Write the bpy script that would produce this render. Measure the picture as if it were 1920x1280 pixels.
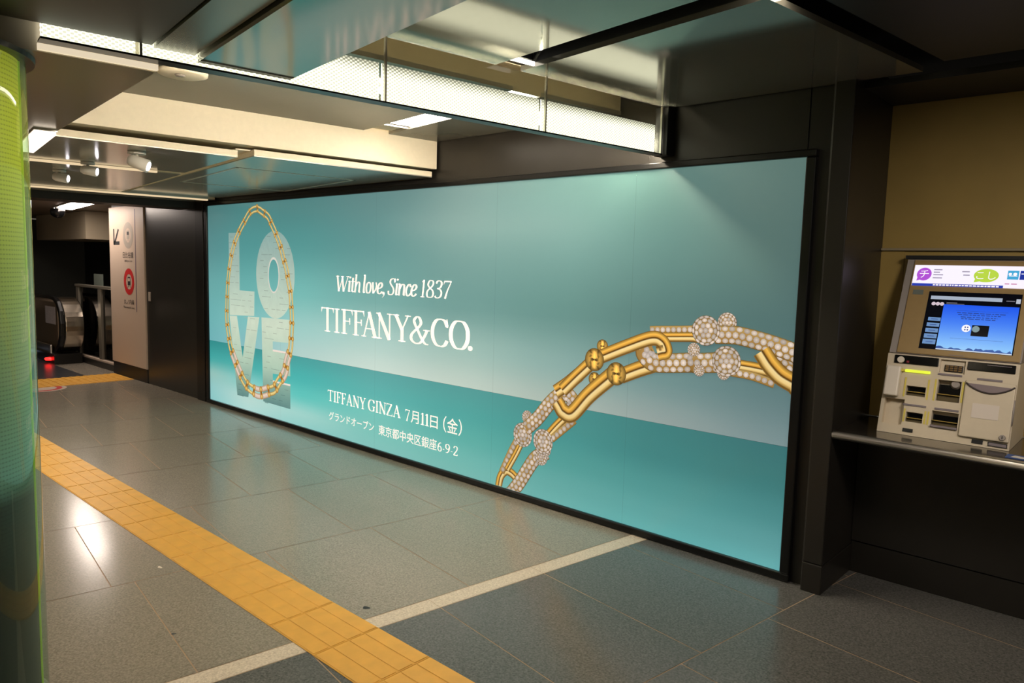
import bpy, math, random
from mathutils import Vector, Matrix
random.seed(4)
for o in list(bpy.data.objects): bpy.data.objects.remove(o)
SC = bpy.context.scene
COL = SC.collection
PI = math.pi

# ------------------------------------------------------------------ camera
cam_d = bpy.data.cameras.new('camera'); cam = bpy.data.objects.new('camera', cam_d); COL.objects.link(cam)
cam_d.sensor_width = 36.0; cam_d.lens = 36.0 * 1364.69 / 1920.0
cam_d.clip_start = 0.05
def cam_matrix(pitch, roll, yaw, loc):
    fw = Vector((-math.sin(yaw)*math.cos(pitch), math.cos(yaw)*math.cos(pitch), math.sin(pitch)))
    rt = Vector((math.cos(yaw), math.sin(yaw), 0)); up = rt.cross(fw)
    c, s = math.cos(roll), math.sin(roll)
    r2 = c*rt + s*up; u2 = -s*rt + c*up
    m = Matrix((r2, u2, -fw)).transposed().to_4x4(); m.translation = loc
    return m
cam.matrix_world = cam_matrix(-0.0997506, 0.0269992, 0.7367583, Vector((0, -3.26225, 1.3952)))
SC.camera = cam
# ------------------------------------------------------------------ world, exposure
W = bpy.data.worlds.new('world'); SC.world = W; W.use_nodes = True
W.node_tree.nodes['Background'].inputs[0].default_value = (1.0, 0.88, 0.70, 1)
W.node_tree.nodes['Background'].inputs[1].default_value = 0.12
SC.view_settings.view_transform = 'Standard'; SC.view_settings.look = 'None'
SC.view_settings.exposure = 0.0; SC.view_settings.gamma = 1.0; SC.view_settings.use_curve_mapping = False
SC.cycles.max_bounces = 8; SC.cycles.sample_clamp_indirect = 4.0
SC.cycles.caustics_reflective = False; SC.cycles.caustics_refractive = False

# building grid (floor joints, ceiling, lamps) is turned 8 degrees from the advertising wall (wall = X axis)
TH = -0.140767; CT, ST = math.cos(TH), math.sin(TH)
def G(x, y, z=0.0): return (CT*x - ST*y, ST*x + CT*y, z)
def wall_gy(gx, off=0.0): return (off - ST*gx) / CT          # grid y where the wall plane (Y = off) is met

# ------------------------------------------------------------------ large area lights: unseen, added to fill the concourse and the ticket machine with light
def area(name, loc, rot, sx, sy, power, color):
    l = bpy.data.lights.new(name, 'AREA'); l.shape = 'RECTANGLE'; l.size = sx; l.size_y = sy
    l.energy = power; l.color = color
    o = bpy.data.objects.new(name, l); o.location = loc; o.rotation_euler = rot; COL.objects.link(o); return o
area('fill_light', G(-1.0, -5.2, 2.18), (0, 0, TH), 3.2, 0.6, 155, (1.0, 0.88, 0.73))
aim = Vector((-0.62, 0.2, 1.05)) - Vector((0.25, -1.25, 2.12))
area('machine_fill_light', (0.25, -1.25, 2.12), aim.to_track_quat('-Z', 'Y').to_euler(), 0.35, 0.35, 3.6, (1.0, 0.9, 0.8)).data.spread = 1.2  # unseen light added and aimed to brighten the ticket machine
area('fill_light_right', G(2.6, -1.6, 2.18), (0, 0, TH + PI/2), 2.2, 0.3, 40, (1.0, 0.86, 0.66))
area('fill_light_far', G(-5.6, -3.9, 1.93), (0, 0, TH), 2.6, 1.1, 85, (1.0, 0.87, 0.7))

# ------------------------------------------------------------------ helpers
def lin(c):
    return tuple((v/255.0/12.92 if v/255.0 <= 0.04045 else ((v/255.0+0.055)/1.055)**2.4) for v in c)
def mat(name, rgb, rough=0.5, metal=0.0, spec=0.5, em=None, es=0.0, noise=0.0, nscale=40.0, bump=0.0, alpha=1.0, coat=0.0):
    m = bpy.data.materials.new(name); m.use_nodes = True
    nt = m.node_tree; p = nt.nodes['Principled BSDF']
    c = lin(rgb)
    p.inputs['Base Color'].default_value = (*c, 1); p.inputs['Roughness'].default_value = rough
    p.inputs['Metallic'].default_value = metal; p.inputs['Specular IOR Level'].default_value = spec
    p.inputs['Coat Weight'].default_value = coat
    if em: p.inputs['Emission Color'].default_value = (*lin(em), 1); p.inputs['Emission Strength'].default_value = es
    if alpha < 1: p.inputs['Alpha'].default_value = alpha
    if noise or bump:
        tc = nt.nodes.new('ShaderNodeTexCoord'); nz = nt.nodes.new('ShaderNodeTexNoise')
        nz.inputs['Scale'].default_value = nscale; nz.inputs['Detail'].default_value = 4
        nt.links.new(tc.outputs['Object'], nz.inputs['Vector'])
        if noise:
            mp = nt.nodes.new('ShaderNodeMapRange'); mp.inputs[1].default_value = 0.3; mp.inputs[2].default_value = 0.7
            mp.inputs[3].default_value = 1-noise; mp.inputs[4].default_value = 1+noise
            nt.links.new(nz.outputs['Fac'], mp.inputs[0])
            mx = nt.nodes.new('ShaderNodeMix'); mx.data_type = 'RGBA'; mx.blend_type = 'MULTIPLY'; mx.inputs[0].default_value = 1
            mx.inputs[6].default_value = (*c, 1); nt.links.new(mp.outputs[0], mx.inputs[7]); nt.links.new(mx.outputs[2], p.inputs['Base Color'])
        if bump:
            b = nt.nodes.new('ShaderNodeBump'); b.inputs['Strength'].default_value = bump; b.inputs['Distance'].default_value = 0.002
            nt.links.new(nz.outputs['Fac'], b.inputs['Height']); nt.links.new(b.outputs[0], p.inputs['Normal'])
    return m

ORG = {}                       # world origin of every object, so that children are built in their parent's space
class MB:
    def __init__(s): s.v = []; s.f = []; s.m = []; s.c = []
    def poly(s, pts, mi=0):
        n = len(s.v); s.v += [tuple(p) for p in pts]; s.f.append(tuple(range(n, n+len(pts)))); s.m.append(mi); return s
    def prism(s, pts, d, mi=0):                       # pts: planar 3d polygon, d: offset vector
        n = len(pts); a = len(s.v)
        s.v += [tuple(p) for p in pts] + [tuple(Vector(p)+Vector(d)) for p in pts]
        s.f.append(tuple(range(a+n-1, a-1, -1))); s.f.append(tuple(range(a+n, a+2*n))); s.m += [mi, mi]
        for i in range(n):
            j = (i+1) % n; s.f.append((a+i, a+j, a+n+j, a+n+i)); s.m.append(mi)
        return s
    def box(s, x0, x1, y0, y1, z0, z1, xf=None, mi=0):
        P = [(x0,y0,z0),(x1,y0,z0),(x1,y1,z0),(x0,y1,z0)]
        if xf: P = [xf(*p) for p in P]
        return s.prism(P, (0,0,z1-z0), mi)
    def gbox(s, x0, x1, y0, y1, z0, z1, mi=0): return s.box(x0, x1, y0, y1, z0, z1, G, mi)
    def tube(s, pts, r, n=10, mi=0, cap=True):
        pts = [Vector(p) for p in pts]; rs = r if isinstance(r, (list, tuple)) else [r]*len(pts)
        rings = []; ref = None
        for i, p in enumerate(pts):
            t = (pts[min(i+1, len(pts)-1)] - pts[max(i-1, 0)]).normalized()
            if ref is None: ref = Vector((0,0,1)) if abs(t.z) < 0.9 else Vector((1,0,0))
            u = t.cross(ref).normalized(); w = u.cross(t).normalized(); ref = w
            a = len(s.v); rings.append(a)
            for k in range(n):
                g = 2*PI*k/n; s.v.append(tuple(p + rs[i]*(math.cos(g)*u + math.sin(g)*w)))
        for a, b in zip(rings, rings[1:]):
            for k in range(n):
                k2 = (k+1) % n; s.f.append((a+k, a+k2, b+k2, b+k)); s.m.append(mi)
        if cap:
            s.f.append(tuple(range(rings[0]+n-1, rings[0]-1, -1))); s.f.append(tuple(range(rings[-1], rings[-1]+n))); s.m += [mi, mi]
        return s
    def lathe(s, c, prof, n=32, mi=0):                # prof: (r, z) pairs, axis Z at c
        rings = []
        for r, z in prof:
            a = len(s.v); rings.append(a)
            for k in range(n):
                g = 2*PI*k/n; s.v.append((c[0]+r*math.cos(g), c[1]+r*math.sin(g), c[2]+z))
        for a, b in zip(rings, rings[1:]):
            for k in range(n):
                k2 = (k+1) % n; s.f.append((a+k, a+k2, b+k2, b+k)); s.m.append(mi)
        return s
def link(name, mb, mats, parent=None, smooth=False, bevel=0.0, org=None, seg=2):
    if not isinstance(mats, (list, tuple)): mats = [mats]
    o0 = ORG[parent.name] if parent else Vector(org or (0,0,0))
    me = bpy.data.meshes.new(name); me.from_pydata([tuple(Vector(v)-o0) for v in mb.v], [], mb.f)
    for m in mats: me.materials.append(m)
    if len(mats) > 1: me.polygons.foreach_set('material_index', mb.m)
    if smooth: me.polygons.foreach_set('use_smooth', [True]*len(me.polygons))
    if mb.c:
        a = me.color_attributes.new('Col', 'FLOAT_COLOR', 'POINT')
        a.data.foreach_set('color', [x for c in mb.c for x in (*c, 1.0)])
    me.validate(); me.update()
    o = bpy.data.objects.new(name, me); COL.objects.link(o)
    if parent: o.parent = parent
    else: o.location = o0
    ORG[o.name] = o0
    if bevel:
        b = o.modifiers.new('bevel', 'BEVEL'); b.width = bevel; b.segments = seg; b.limit_method = 'ANGLE'; b.angle_limit = 0.6
    return o
def tag(o, label, cat, group=None):
    o['label'] = label; o['category'] = cat
    if group: o['group'] = group
    return o
def thing(name, label, cat, loc, group=None):
    o = bpy.data.objects.new(name, None); o.empty_display_size = 0.1; COL.objects.link(o); o.location = loc
    ORG[o.name] = Vector(loc); return tag(o, label, cat, group)
def struct(name, mb, mats, bevel=0.0):
    o = link(name, mb, mats, bevel=bevel); o['kind'] = 'structure'; return o
def copy_tree(o, loc):
    r = o.copy(); COL.objects.link(r); r.location = loc
    for ch in o.children:
        c = ch.copy(); COL.objects.link(c); c.parent = r
        for g in ch.children:
            d = g.copy(); COL.objects.link(d); d.parent = c
    return r

# ------------------------------------------------------------------ materials
M = {}
M['black_panel'] = mat('black_panel', (46,43,39), 0.34, 0.35, 0.5, noise=0.06, nscale=9)
M['black'] = mat('black', (14,14,13), 0.5)
M['black_gloss'] = mat('black_gloss', (10,10,11), 0.15)
M['dark_metal'] = mat('dark_metal', (44,42,39), 0.35, 0.6)
M['frame'] = mat('frame', (24,24,24), 0.3, 0.4)
M['plenum'] = mat('plenum', (9,9,9), 0.9)
M['cream'] = mat('cream', (240,228,204), 0.45, noise=0.02)
M['beige'] = mat('beige', (150,136,108), 0.5)
M['yellow_wall'] = mat('yellow_wall', (160,134,70), 0.55, noise=0.05, nscale=6)
M['steel'] = mat('steel', (214,208,200), 0.3, 1.0)
M['alu'] = mat('alu', (205,200,190), 0.3, 0.9)
M['machine'] = mat('machine', (206,192,168), 0.5, noise=0.02)
M['machine_light'] = mat('machine_light', (220,210,196), 0.5)
M['machine_grey'] = mat('machine_grey', (150,141,134), 0.5)
M['mauve'] = mat('mauve', (122,112,116), 0.5)
M['bezel'] = mat('bezel', (156,130,86), 0.35, 0.0, noise=0.03)
M['brass'] = mat('brass', (190,165,90), 0.35, 0.7)
M['yellow_mark'] = mat('yellow_mark', (214,196,92), 0.5)
M['white'] = mat('white', (225,220,212), 0.5)
M['tactile'] = mat('tactile', (224,168,68), 0.42, noise=0.07, nscale=14, bump=0.15)
M['grout'] = mat('grout', (172,142,112), 0.7)
M['sign_white'] = mat('sign_white', (192,172,154), 0.5)
M['ink'] = mat('ink', (42,40,42), 0.6)
M['sign_red'] = mat('sign_red', (190,34,34), 0.5)
M['sign_grey'] = mat('sign_grey', (160,150,138), 0.5)
M['rubber'] = mat('rubber', (12,12,12), 0.35)
def emis(name, rgb, s, base=(20,20,20)): return mat(name, base, 0.4, em=rgb, es=s)
def granite(name, dark, light, rough):
    m = bpy.data.materials.new(name); m.use_nodes = True; nt = m.node_tree; p = nt.nodes['Principled BSDF']
    tc = nt.nodes.new('ShaderNodeTexCoord')
    n1 = nt.nodes.new('ShaderNodeTexNoise'); n1.inputs['Scale'].default_value = 120; n1.inputs['Detail'].default_value = 3
    n2 = nt.nodes.new('ShaderNodeTexVoronoi'); n2.inputs['Scale'].default_value = 170
    n3 = nt.nodes.new('ShaderNodeTexNoise'); n3.inputs['Scale'].default_value = 1.3; n3.inputs['Detail'].default_value = 4
    for n in (n1, n2, n3): nt.links.new(tc.outputs['Object'], n.inputs['Vector'])
    ad = nt.nodes.new('ShaderNodeMath'); ad.operation = 'MULTIPLY_ADD'; ad.inputs[1].default_value = 0.45
    nt.links.new(n2.outputs['Color'], ad.inputs[0]); nt.links.new(n1.outputs['Fac'], ad.inputs[2])
    rp = nt.nodes.new('ShaderNodeValToRGB'); rp.color_ramp.elements[0].position = 0.42; rp.color_ramp.elements[1].position = 1.0
    rp.color_ramp.elements[0].color = (*lin(dark), 1); rp.color_ramp.elements[1].color = (*lin(light), 1)
    nt.links.new(ad.outputs[0], rp.inputs[0]); nt.links.new(rp.outputs[0], p.inputs['Base Color'])
    mp = nt.nodes.new('ShaderNodeMapRange'); mp.inputs[3].default_value = rough*0.8; mp.inputs[4].default_value = rough*1.3
    nt.links.new(n3.outputs['Fac'], mp.inputs[0]); nt.links.new(mp.outputs[0], p.inputs['Roughness'])
    p.inputs['Specular IOR Level'].default_value = 0.6
    return m
M['granite'] = granite('granite', (124,116,103), (160,151,136), 0.18)
M['granite_dark'] = granite('granite_dark', (74,74,72), (112,110,107), 0.2)
M['strip_stone'] = granite('strip_stone', (188,172,152), (228,214,194), 0.35)
def panel_mat(name, rgb, rough, metal):
    m = mat(name, rgb, rough, metal, noise=0.03, nscale=3); return m
M['ceil'] = panel_mat('ceiling_panel', (148,145,134), 0.1, 0.62)
M['ceil_far'] = panel_mat('ceiling_panel_far', (150,146,134), 0.22, 0.3)
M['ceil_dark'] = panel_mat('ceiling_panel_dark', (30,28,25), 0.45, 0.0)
def glass(name, tint, refl, rough=0.03):
    m = bpy.data.materials.new(name); m.use_nodes = True; nt = m.node_tree
    for n in list(nt.nodes):
        if n.type != 'OUTPUT_MATERIAL': nt.nodes.remove(n)
    out = [n for n in nt.nodes if n.type == 'OUTPUT_MATERIAL'][0]
    t = nt.nodes.new('ShaderNodeBsdfTransparent'); t.inputs[0].default_value = (*lin(tint), 1)
    g = nt.nodes.new('ShaderNodeBsdfGlossy'); g.inputs['Roughness'].default_value = rough
    lw = nt.nodes.new('ShaderNodeFresnel'); lw.inputs['IOR'].default_value = 1.45
    mu = nt.nodes.new('ShaderNodeMath'); mu.operation = 'MULTIPLY'; mu.inputs[1].default_value = refl
    ge = nt.nodes.new('ShaderNodeNewGeometry'); fr = nt.nodes.new('ShaderNodeMath'); fr.operation = 'SUBTRACT'; fr.inputs[0].default_value = 1.0
    nt.links.new(ge.outputs['Backfacing'], fr.inputs[1]); m2 = nt.nodes.new('ShaderNodeMath'); m2.operation = 'MULTIPLY'; nt.links.new(fr.outputs[0], m2.inputs[1])
    mx = nt.nodes.new('ShaderNodeMixShader'); nt.links.new(lw.outputs[0], mu.inputs[0]); nt.links.new(mu.outputs[0], m2.inputs[0]); nt.links.new(m2.outputs[0], mx.inputs[0])
    nt.links.new(t.outputs[0], mx.inputs[1]); nt.links.new(g.outputs[0], mx.inputs[2]); nt.links.new(mx.outputs[0], out.inputs[0])
    return m
M['glass'] = glass('clear_glass', (240,244,238), 1.0)
M['glass_green'] = glass('column_glass', (222,240,222), 1.3, 0.02)
M['glass_dark'] = glass('railing_glass', (120,125,122), 1.0)

# ================================================================== FLOOR
Z0 = 2.207; ZB = 1.988; ZL = 1.98
JT = 0.0022                                   # half joint width
fl = MB(); TW, TL = 0.572, 0.885
fl.gbox(-14.6, 4.2, -7.2, 3.2, -0.06, -0.0012, mi=1)
strip_x = (-2.0131, -1.9204)
cols = [(-1.049, 0.25, -0.5766), (-1.9204, -1.049, -0.4547), (-2.907, -2.0131, -0.24)]
offs = [-0.330, -0.553, -0.27, -0.45, -0.12, -0.36]
x = -2.907; k = 0
while x > -14.2: cols.append((x-TL, x, offs[k % 6])); x -= TL; k += 1
x = 0.25
while x < 3.9: cols.append((x, x+TL, offs[k % 6])); x += TL; k += 1
for (a, b, o) in cols:
    y = o - TW*12
    while y < 3.0:
        y0, y1 = max(y, -7.0), min(y+TW, 3.0)
        if y1-y0 > 0.02:
            fl.poly([G(a+JT, y0+JT), G(b-JT, y0+JT), G(b-JT, y1-JT), G(a+JT, y1-JT)], 3 if a > -2.0 else 0)
        y += TW
y = -0.4547 - TW*11
while y < 0.2:
    fl.poly([G(strip_x[0]+JT, y+0.001), G(strip_x[1]-JT, y+0.001), G(strip_x[1]-JT, y+TW-0.001), G(strip_x[0]+JT, y+TW-0.001)], 2); y += TW
def blot(x, y, rx, ry, a, mi):
    n = 14; P = []
    for i in range(n):
        t = 2*PI*i/n; k = 1 + 0.18*math.sin(3*t+a); u, v = rx*k*math.cos(t), ry*k*math.sin(t)
        P.append(G(x+u*math.cos(a)-v*math.sin(a), y+u*math.sin(a)+v*math.cos(a), 0.0003))
    fl.poly(P, mi)
blot(-2.098, -1.843, 0.017, 0.012, 0.4, 4); blot(-2.335, -2.520, 0.009, 0.006, 1.0, 4); blot(-3.004, -2.402, 0.016, 0.007, 0.2, 2)
struct('floor', fl, [M['granite'], M['grout'], M['strip_stone'], M['granite_dark'], M['black']])

# tactile paving: one tile per object, shared mesh
tl = MB(); tl.box(0.0008, 0.2992, 0.0008, 0.2884, 0.0002, 0.0032)
for i in range(4):
    yc = 0.036 + 0.0722*i
    tl.prism([(0.006, yc-0.021, 0.0032), (0.294, yc-0.021, 0.0032), (0.294, yc-0.015, 0.0075), (0.006, yc-0.015, 0.0075)][:0] or
             [(0.006, yc-0.031, 0.0032), (0.294, yc-0.031, 0.0032), (0.294, yc+0.031, 0.0032), (0.006, yc+0.031, 0.0032)], (0,0,0.0025))
TACT_L = 'yellow tactile paving tile with raised guide bars, in the line running along the advertising wall'
t0 = link('tactile_paving_tile', tl, M['tactile'], org=(0,0,0), bevel=0.0012, seg=1)
tag(t0, TACT_L, 'tactile tile', 'tactile tiles in the guide line')
first = True
for i in range(-16, 13):
    loc = (-3.9634 + 0.3*i, -1.888, 0)
    o = t0 if first else t0.copy()
    if not first: COL.objects.link(o)
    o.location = loc; first = False
# far row of tactile tiles at the escalator landing
tb = MB(); tb.box(0.0008, 0.2992, 0.0008, 0.2992, 0.0002, 0.0032)
for i in range(4):
    yc = 0.0375 + 0.075*i
    tb.box(0.01, 0.29, yc-0.018, yc+0.018, 0.0032, 0.0075)
t1 = link('tactile_paving_tile', tb, M['tactile'], bevel=0.0012, seg=1)
tag(t1, 'yellow tactile paving tile in the row across the escalator landing, beside the white line sign', 'tactile tile', 'tactile tiles at the escalator landing')
first = True
for i in range(2):
    for j in range(7):
        o = t1 if first else t1.copy()
        if not first: COL.objects.link(o)
        o.location = (-9.43 + 0.3*i, -2.12 + 0.3*j, 0); first = False

# floor sticker by the landing
c = (-8.78, -0.98)
sk = thing('floor_sticker', 'oval floor sticker with a red ring on the floor before the escalator landing', 'sticker', (c[0], c[1], 0))
def disc(mb, cx, cy, z, rx, ry, n=40, mi=0): return mb.poly([(cx+rx*math.cos(2*PI*i/n), cy+ry*math.sin(2*PI*i/n), z) for i in range(n)], mi)
def ring(mb, cx, cy, z, r0, r1, n=40, mi=0, sy=1.0):
    for i in range(n):
        a, b = 2*PI*i/n, 2*PI*(i+1)/n
        mb.poly([(cx+r0*math.cos(a), cy+r0*sy*math.sin(a), z), (cx+r1*math.cos(a), cy+r1*sy*math.sin(a), z),
                 (cx+r1*math.cos(b), cy+r1*sy*math.sin(b), z), (cx+r0*math.cos(b), cy+r0*sy*math.sin(b), z)], mi)
    return mb
link('backing', disc(MB(), c[0], c[1], 0.0008, 0.24, 0.24), M['sign_white'], sk)
link('red_ring', ring(MB(), c[0], c[1], 0.0012, 0.15, 0.2), M['sign_red'], sk)

# ================================================================== ADVERTISING WALL and the dark panelled walls
w = MB()
w.box(-7.02, -1.2485, 0.004, 0.14, 0.0, 2.30)                     # panel wall behind the lightbox
w.box(-1.2415, -1.131, 0.002, 0.14, 0.0, 2.30)                    # narrow panel right of the seam
w.box(-1.2485, -1.2415, 0.012, 0.14, 0.0, 2.30)
struct('wall_right', w, M['black_panel'])
p = MB(); p.box(-1.128, -1.045, -0.05, 0.6, 0.135, 2.30); p.box(-1.131, -1.043, -0.053, 0.6, 0.0, 0.132)
p.box(-1.137, -1.128, -0.035, 0.1, 0.0, 2.3)
struct('trim_1', p, M['black_panel'], bevel=0.004)
# far part of the wall: pilaster, dark door-like panel
p = MB(); p.box(-7.19, -7.02, -0.025, 0.14, 0.0, 2.0)
struct('trim_2', p, M['dark_metal'], bevel=0.003)
p = MB(); p.box(-8.46, -7.20, -0.005, 0.14, 0.0, 2.0)
struct('door_1', p, mat('door_panel', (62,60,56), 0.32, 0.5, noise=0.05, nscale=5), bevel=0.003)
p = MB(); p.box(-8.40, -8.34, -0.012, -0.0055, 0.93, 1.03)
tag(link('switch_plate', p, M['sign_grey'], bevel=0.002), 'small pale plate on the dark panel beside the white line sign', 'plate')
p = MB(); p.box(-9.488, -8.462, 0.012, 0.14, 0.0, 2.05)
struct('wall_left', p, M['black_panel'])
p = MB(); p.box(-9.488, -8.462, -0.012, 0.0115, 0.0, 0.155); struct('baseboard_left', p, M['black'], bevel=0.003)

# ---- ticket recess
p = MB(); p.box(-1.0445, 2.6, 0.47, 0.56, 0.74, 2.30); struct('wall_back', p, M['yellow_wall'])
p = MB(); p.box(-1.0445, 2.6, 0.452, 0.469, 1.526, 1.538); struct('trim_3', p, M['beige'], bevel=0.002)
p = MB(); p.box(-1.0445, -0.944, 0.462, 0.4695, 0.742, 1.522); struct('trim_4', p, M['yellow_wall'])
p = MB(); p.box(-1.0445, 2.6, 0.330, 0.46, 0.155, 0.69); p.box(-1.0445, 2.6, 0.338, 0.46, 0.0, 0.15)
struct('wall_counter', p, M['black_panel'], bevel=0.003)
ct = thing('counter', 'polished steel counter shelf under the ticket machine', 'counter', (0.5, 0.2, 0.71))
cb = MB(); cb.box(-1.043, 2.6, -0.035, 0.4695, 0.703, 0.737); link('shelf', cb, mat('counter_top', (120,114,106), 0.16, 0.9), ct)
cb = MB(); cb.tube([(-1.043, -0.035, 0.72), (2.6, -0.035, 0.72)], 0.0172, 16); link('front_edge', cb, M['steel'], ct, smooth=True)

# ================================================================== CEILINGS
pl = MB(); pl.gbox(-14.5, 4.2, -7.2, 3.0, 2.36, 2.4); struct('ceiling_plenum', pl, M['plenum'])
E1 = -0.012                                             # gap to the wall
S0, S1 = -1.376, -1.243                                 # slot edges
A0, A1 = -0.80, -0.69                                   # cross slot
cp = MB()
def gp(mb, pts, z, t=0.02, mi=0): return mb.prism([G(x, y, z) for x, y in pts], (0,0,t), mi)
gp(cp, [(-1.925, -2.24), (A0, -2.24), (A0, S0), (-1.925, S0)], Z0)
gp(cp, [(-1.925, S1), (A0, S1), (A0, wall_gy(A0, E1)), (-1.925, wall_gy(-1.925, E1))], Z0)
struct('ceiling', cp, M['ceil'])
cp = MB()
gp(cp, [(A1, -2.24), (4.0, -2.24), (4.0, wall_gy(4.0, -0.12)), (A1, wall_gy(A1, -0.12))], Z0)
struct('ceiling_right', cp, M['ceil_dark'])
cp = MB(); cp.box(-1.044, 2.6, 0.06, 0.469, 2.19, 2.215); struct('ceiling_recess', cp, M['ceil_dark'])
# black channels of the slots
ch = MB()
ch.gbox(-1.85, A0, S0-0.012, S0-0.002, Z0+0.02, Z0+0.12); ch.gbox(-1.85, A0, S1+0.002, S1+0.012, Z0+0.02, Z0+0.12)
ch.gbox(-1.85, A0, S0-0.012, S1+0.012, Z0+0.09, Z0+0.10)
ch.gbox(-1.86, -1.85, S0, S1, Z0+0.03, Z0+0.09)
struct('trim_5', ch, M['black'])
# beam over the concourse: polished panels (near side of the lamp)
bm = MB(); bm.gbox(-1.905, 4.0, -2.529, -2.242, ZB, Z0); struct('ceiling_beam', bm, M['ceil'])
bm = MB(); bm.gbox(-1.905, 4.0, -2.650, -2.537, 2.006, Z0); struct('trim_6', bm, mat('beam_edge', (150,146,136), 0.25, 0.6))
bm = MB(); bm.gbox(-1.905, 4.0, -6.9, -2.656, 2.012, 2.25); struct('ceiling_left', bm, M['ceil_dark'])
# far side of the lamp
XB = -3.62; SF0, SF1 = -1.058, -0.885            # slot of the far side
cp = MB()
gp(cp, [(-2.20, -2.70), (-2.20, SF0), (XB, SF0), (XB, -2.70)], Z0)
struct('ceiling_far', cp, M['ceil_far'])
cp = MB()
gp(cp, [(-2.20, SF1), (-2.20, wall_gy(-2.20, E1)), (XB, wall_gy(XB, E1)), (XB, SF1)], Z0)
struct('ceiling_far', cp, M['ceil_far'])
tr = MB()
tr.gbox(-2.21, -2.20, -2.70, -0.33, Z0+0.001, Z0+0.10); tr.gbox(-2.20, -1.93, -2.70, -0.31, Z0+0.10, Z0+0.11); tr.gbox(-1.928, -1.920, -2.70, -0.29, Z0+0.021, Z0+0.10)
struct('trim_7', tr, M['beige'])
tr = MB()
tr.gbox(XB+0.02, -2.22, SF0-0.012, SF0-0.002, Z0+0.02, Z0+0.10); tr.gbox(XB+0.02, -2.22, SF1+0.002, SF1+0.012, Z0+0.02, Z0+0.10); tr.gbox(XB+0.02, -2.22, SF0-0.012, SF1+0.012, Z0+0.10, Z0+0.11)
struct('trim_8', tr, M['cream'])
# cream bulkhead
cp = MB(); cp.prism([G(XB, -2.70, 2.03), G(XB, wall_gy(XB, E1), 2.03), G(XB-0.32, wall_gy(XB-0.32, E1), 2.03), G(XB-0.32, -2.70, 2.03)], (0,0,0.20))
struct('ceiling_bulkhead', cp, M['cream'])
# low far ceiling in steps, with cream front edges
YS = (-1.79, -1.715)
M['ceil_low'] = panel_mat('ceiling_panel_low', (200,196,184), 0.16, 0.45)
def low(pts, z, nm):
    mb = MB(); gp(mb, pts, z, 0.006, 0)
    top = [G(x, y, z+0.006) for x, y in pts]; mb.prism(top, (0,0,0.032), 1)
    return struct(nm, mb, [M['ceil_low'], M['cream']])
low([(-3.70, -2.74), (-3.70, YS[0]), (-4.72, YS[0]), (-4.72, -2.74)], 1.968, 'ceiling_low')
low([(-4.80, -2.76), (-4.80, YS[0]), (-6.62, YS[0]), (-6.62, -2.76)], 1.962, 'ceiling_low')
low([(-3.655, YS[1]), (-3.655, wall_gy(-3.655, -0.02)), (-6.62, wall_gy(-6.62, -0.02)), (-6.62, YS[1])], 1.978, 'ceiling_low')
low([(-6.70, -2.78), (-6.70, wall_gy(-6.7, -0.02)), (-7.1, wall_gy(-7.1, -0.02)), (-7.1, -2.78)], 1.962, 'ceiling_low')
mb = MB(); mb.gbox(-7.1, -3.72, YS[0]-0.005, YS[1]+0.005, 2.012, 2.02); mb.gbox(-4.82, -4.70, -2.76, YS[0], 2.012, 2.02); mb.gbox(-6.72, -6.6, -2.76, wall_gy(-6.6, -0.03), 2.018, 2.026)
struct('trim_9', mb, M['cream'])
# inspection hatch outline in the low ceiling
mb = MB(); hx0, hx1, hy0, hy1 = -5.44, -4.22, -1.62, -0.80
for a in ((hx0, hx1, hy0, hy0+0.018), (hx0, hx1, hy1-0.018, hy1), (hx0, hx0+0.018, hy0, hy1), (hx1-0.018, hx1, hy0, hy1)): mb.gbox(*a, 1.9765, 1.9779)
struct('trim_10', mb, mat('hatch_rim', (206,200,184), 0.35, 0.3))
# far beam on the left
cp = MB(); cp.prism([G(-1.99, -2.625, 1.957), G(-8.2, -2.87, 1.957), G(-8.2, -6.9, 1.957), G(-1.99, -6.9, 1.957)], (0,0,0.24))
struct('ceiling_beam_far', cp, mat('far_beam', (150,144,128), 0.25, 0.25))
# black cross beam
cp = MB(); cp.prism([G(-7.11, -5.2, 1.895), G(-7.11, wall_gy(-7.11, -0.028), 1.895), G(-7.45, wall_gy(-7.45, -0.028), 1.895), G(-7.45, -5.2, 1.895)], (0,0,0.2))
struct('ceiling_crossbeam', cp, M['black'])
cp = MB(); cp.box(-14.4, -7.5, -5.0, -0.02, 2.02, 2.05); cp.box(-14.4, -9.49, -0.02, 3.0, 2.02, 2.05); struct('ceiling_landing', cp, mat('landing_ceiling', (140,124,108), 0.4, 0.1))
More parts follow.
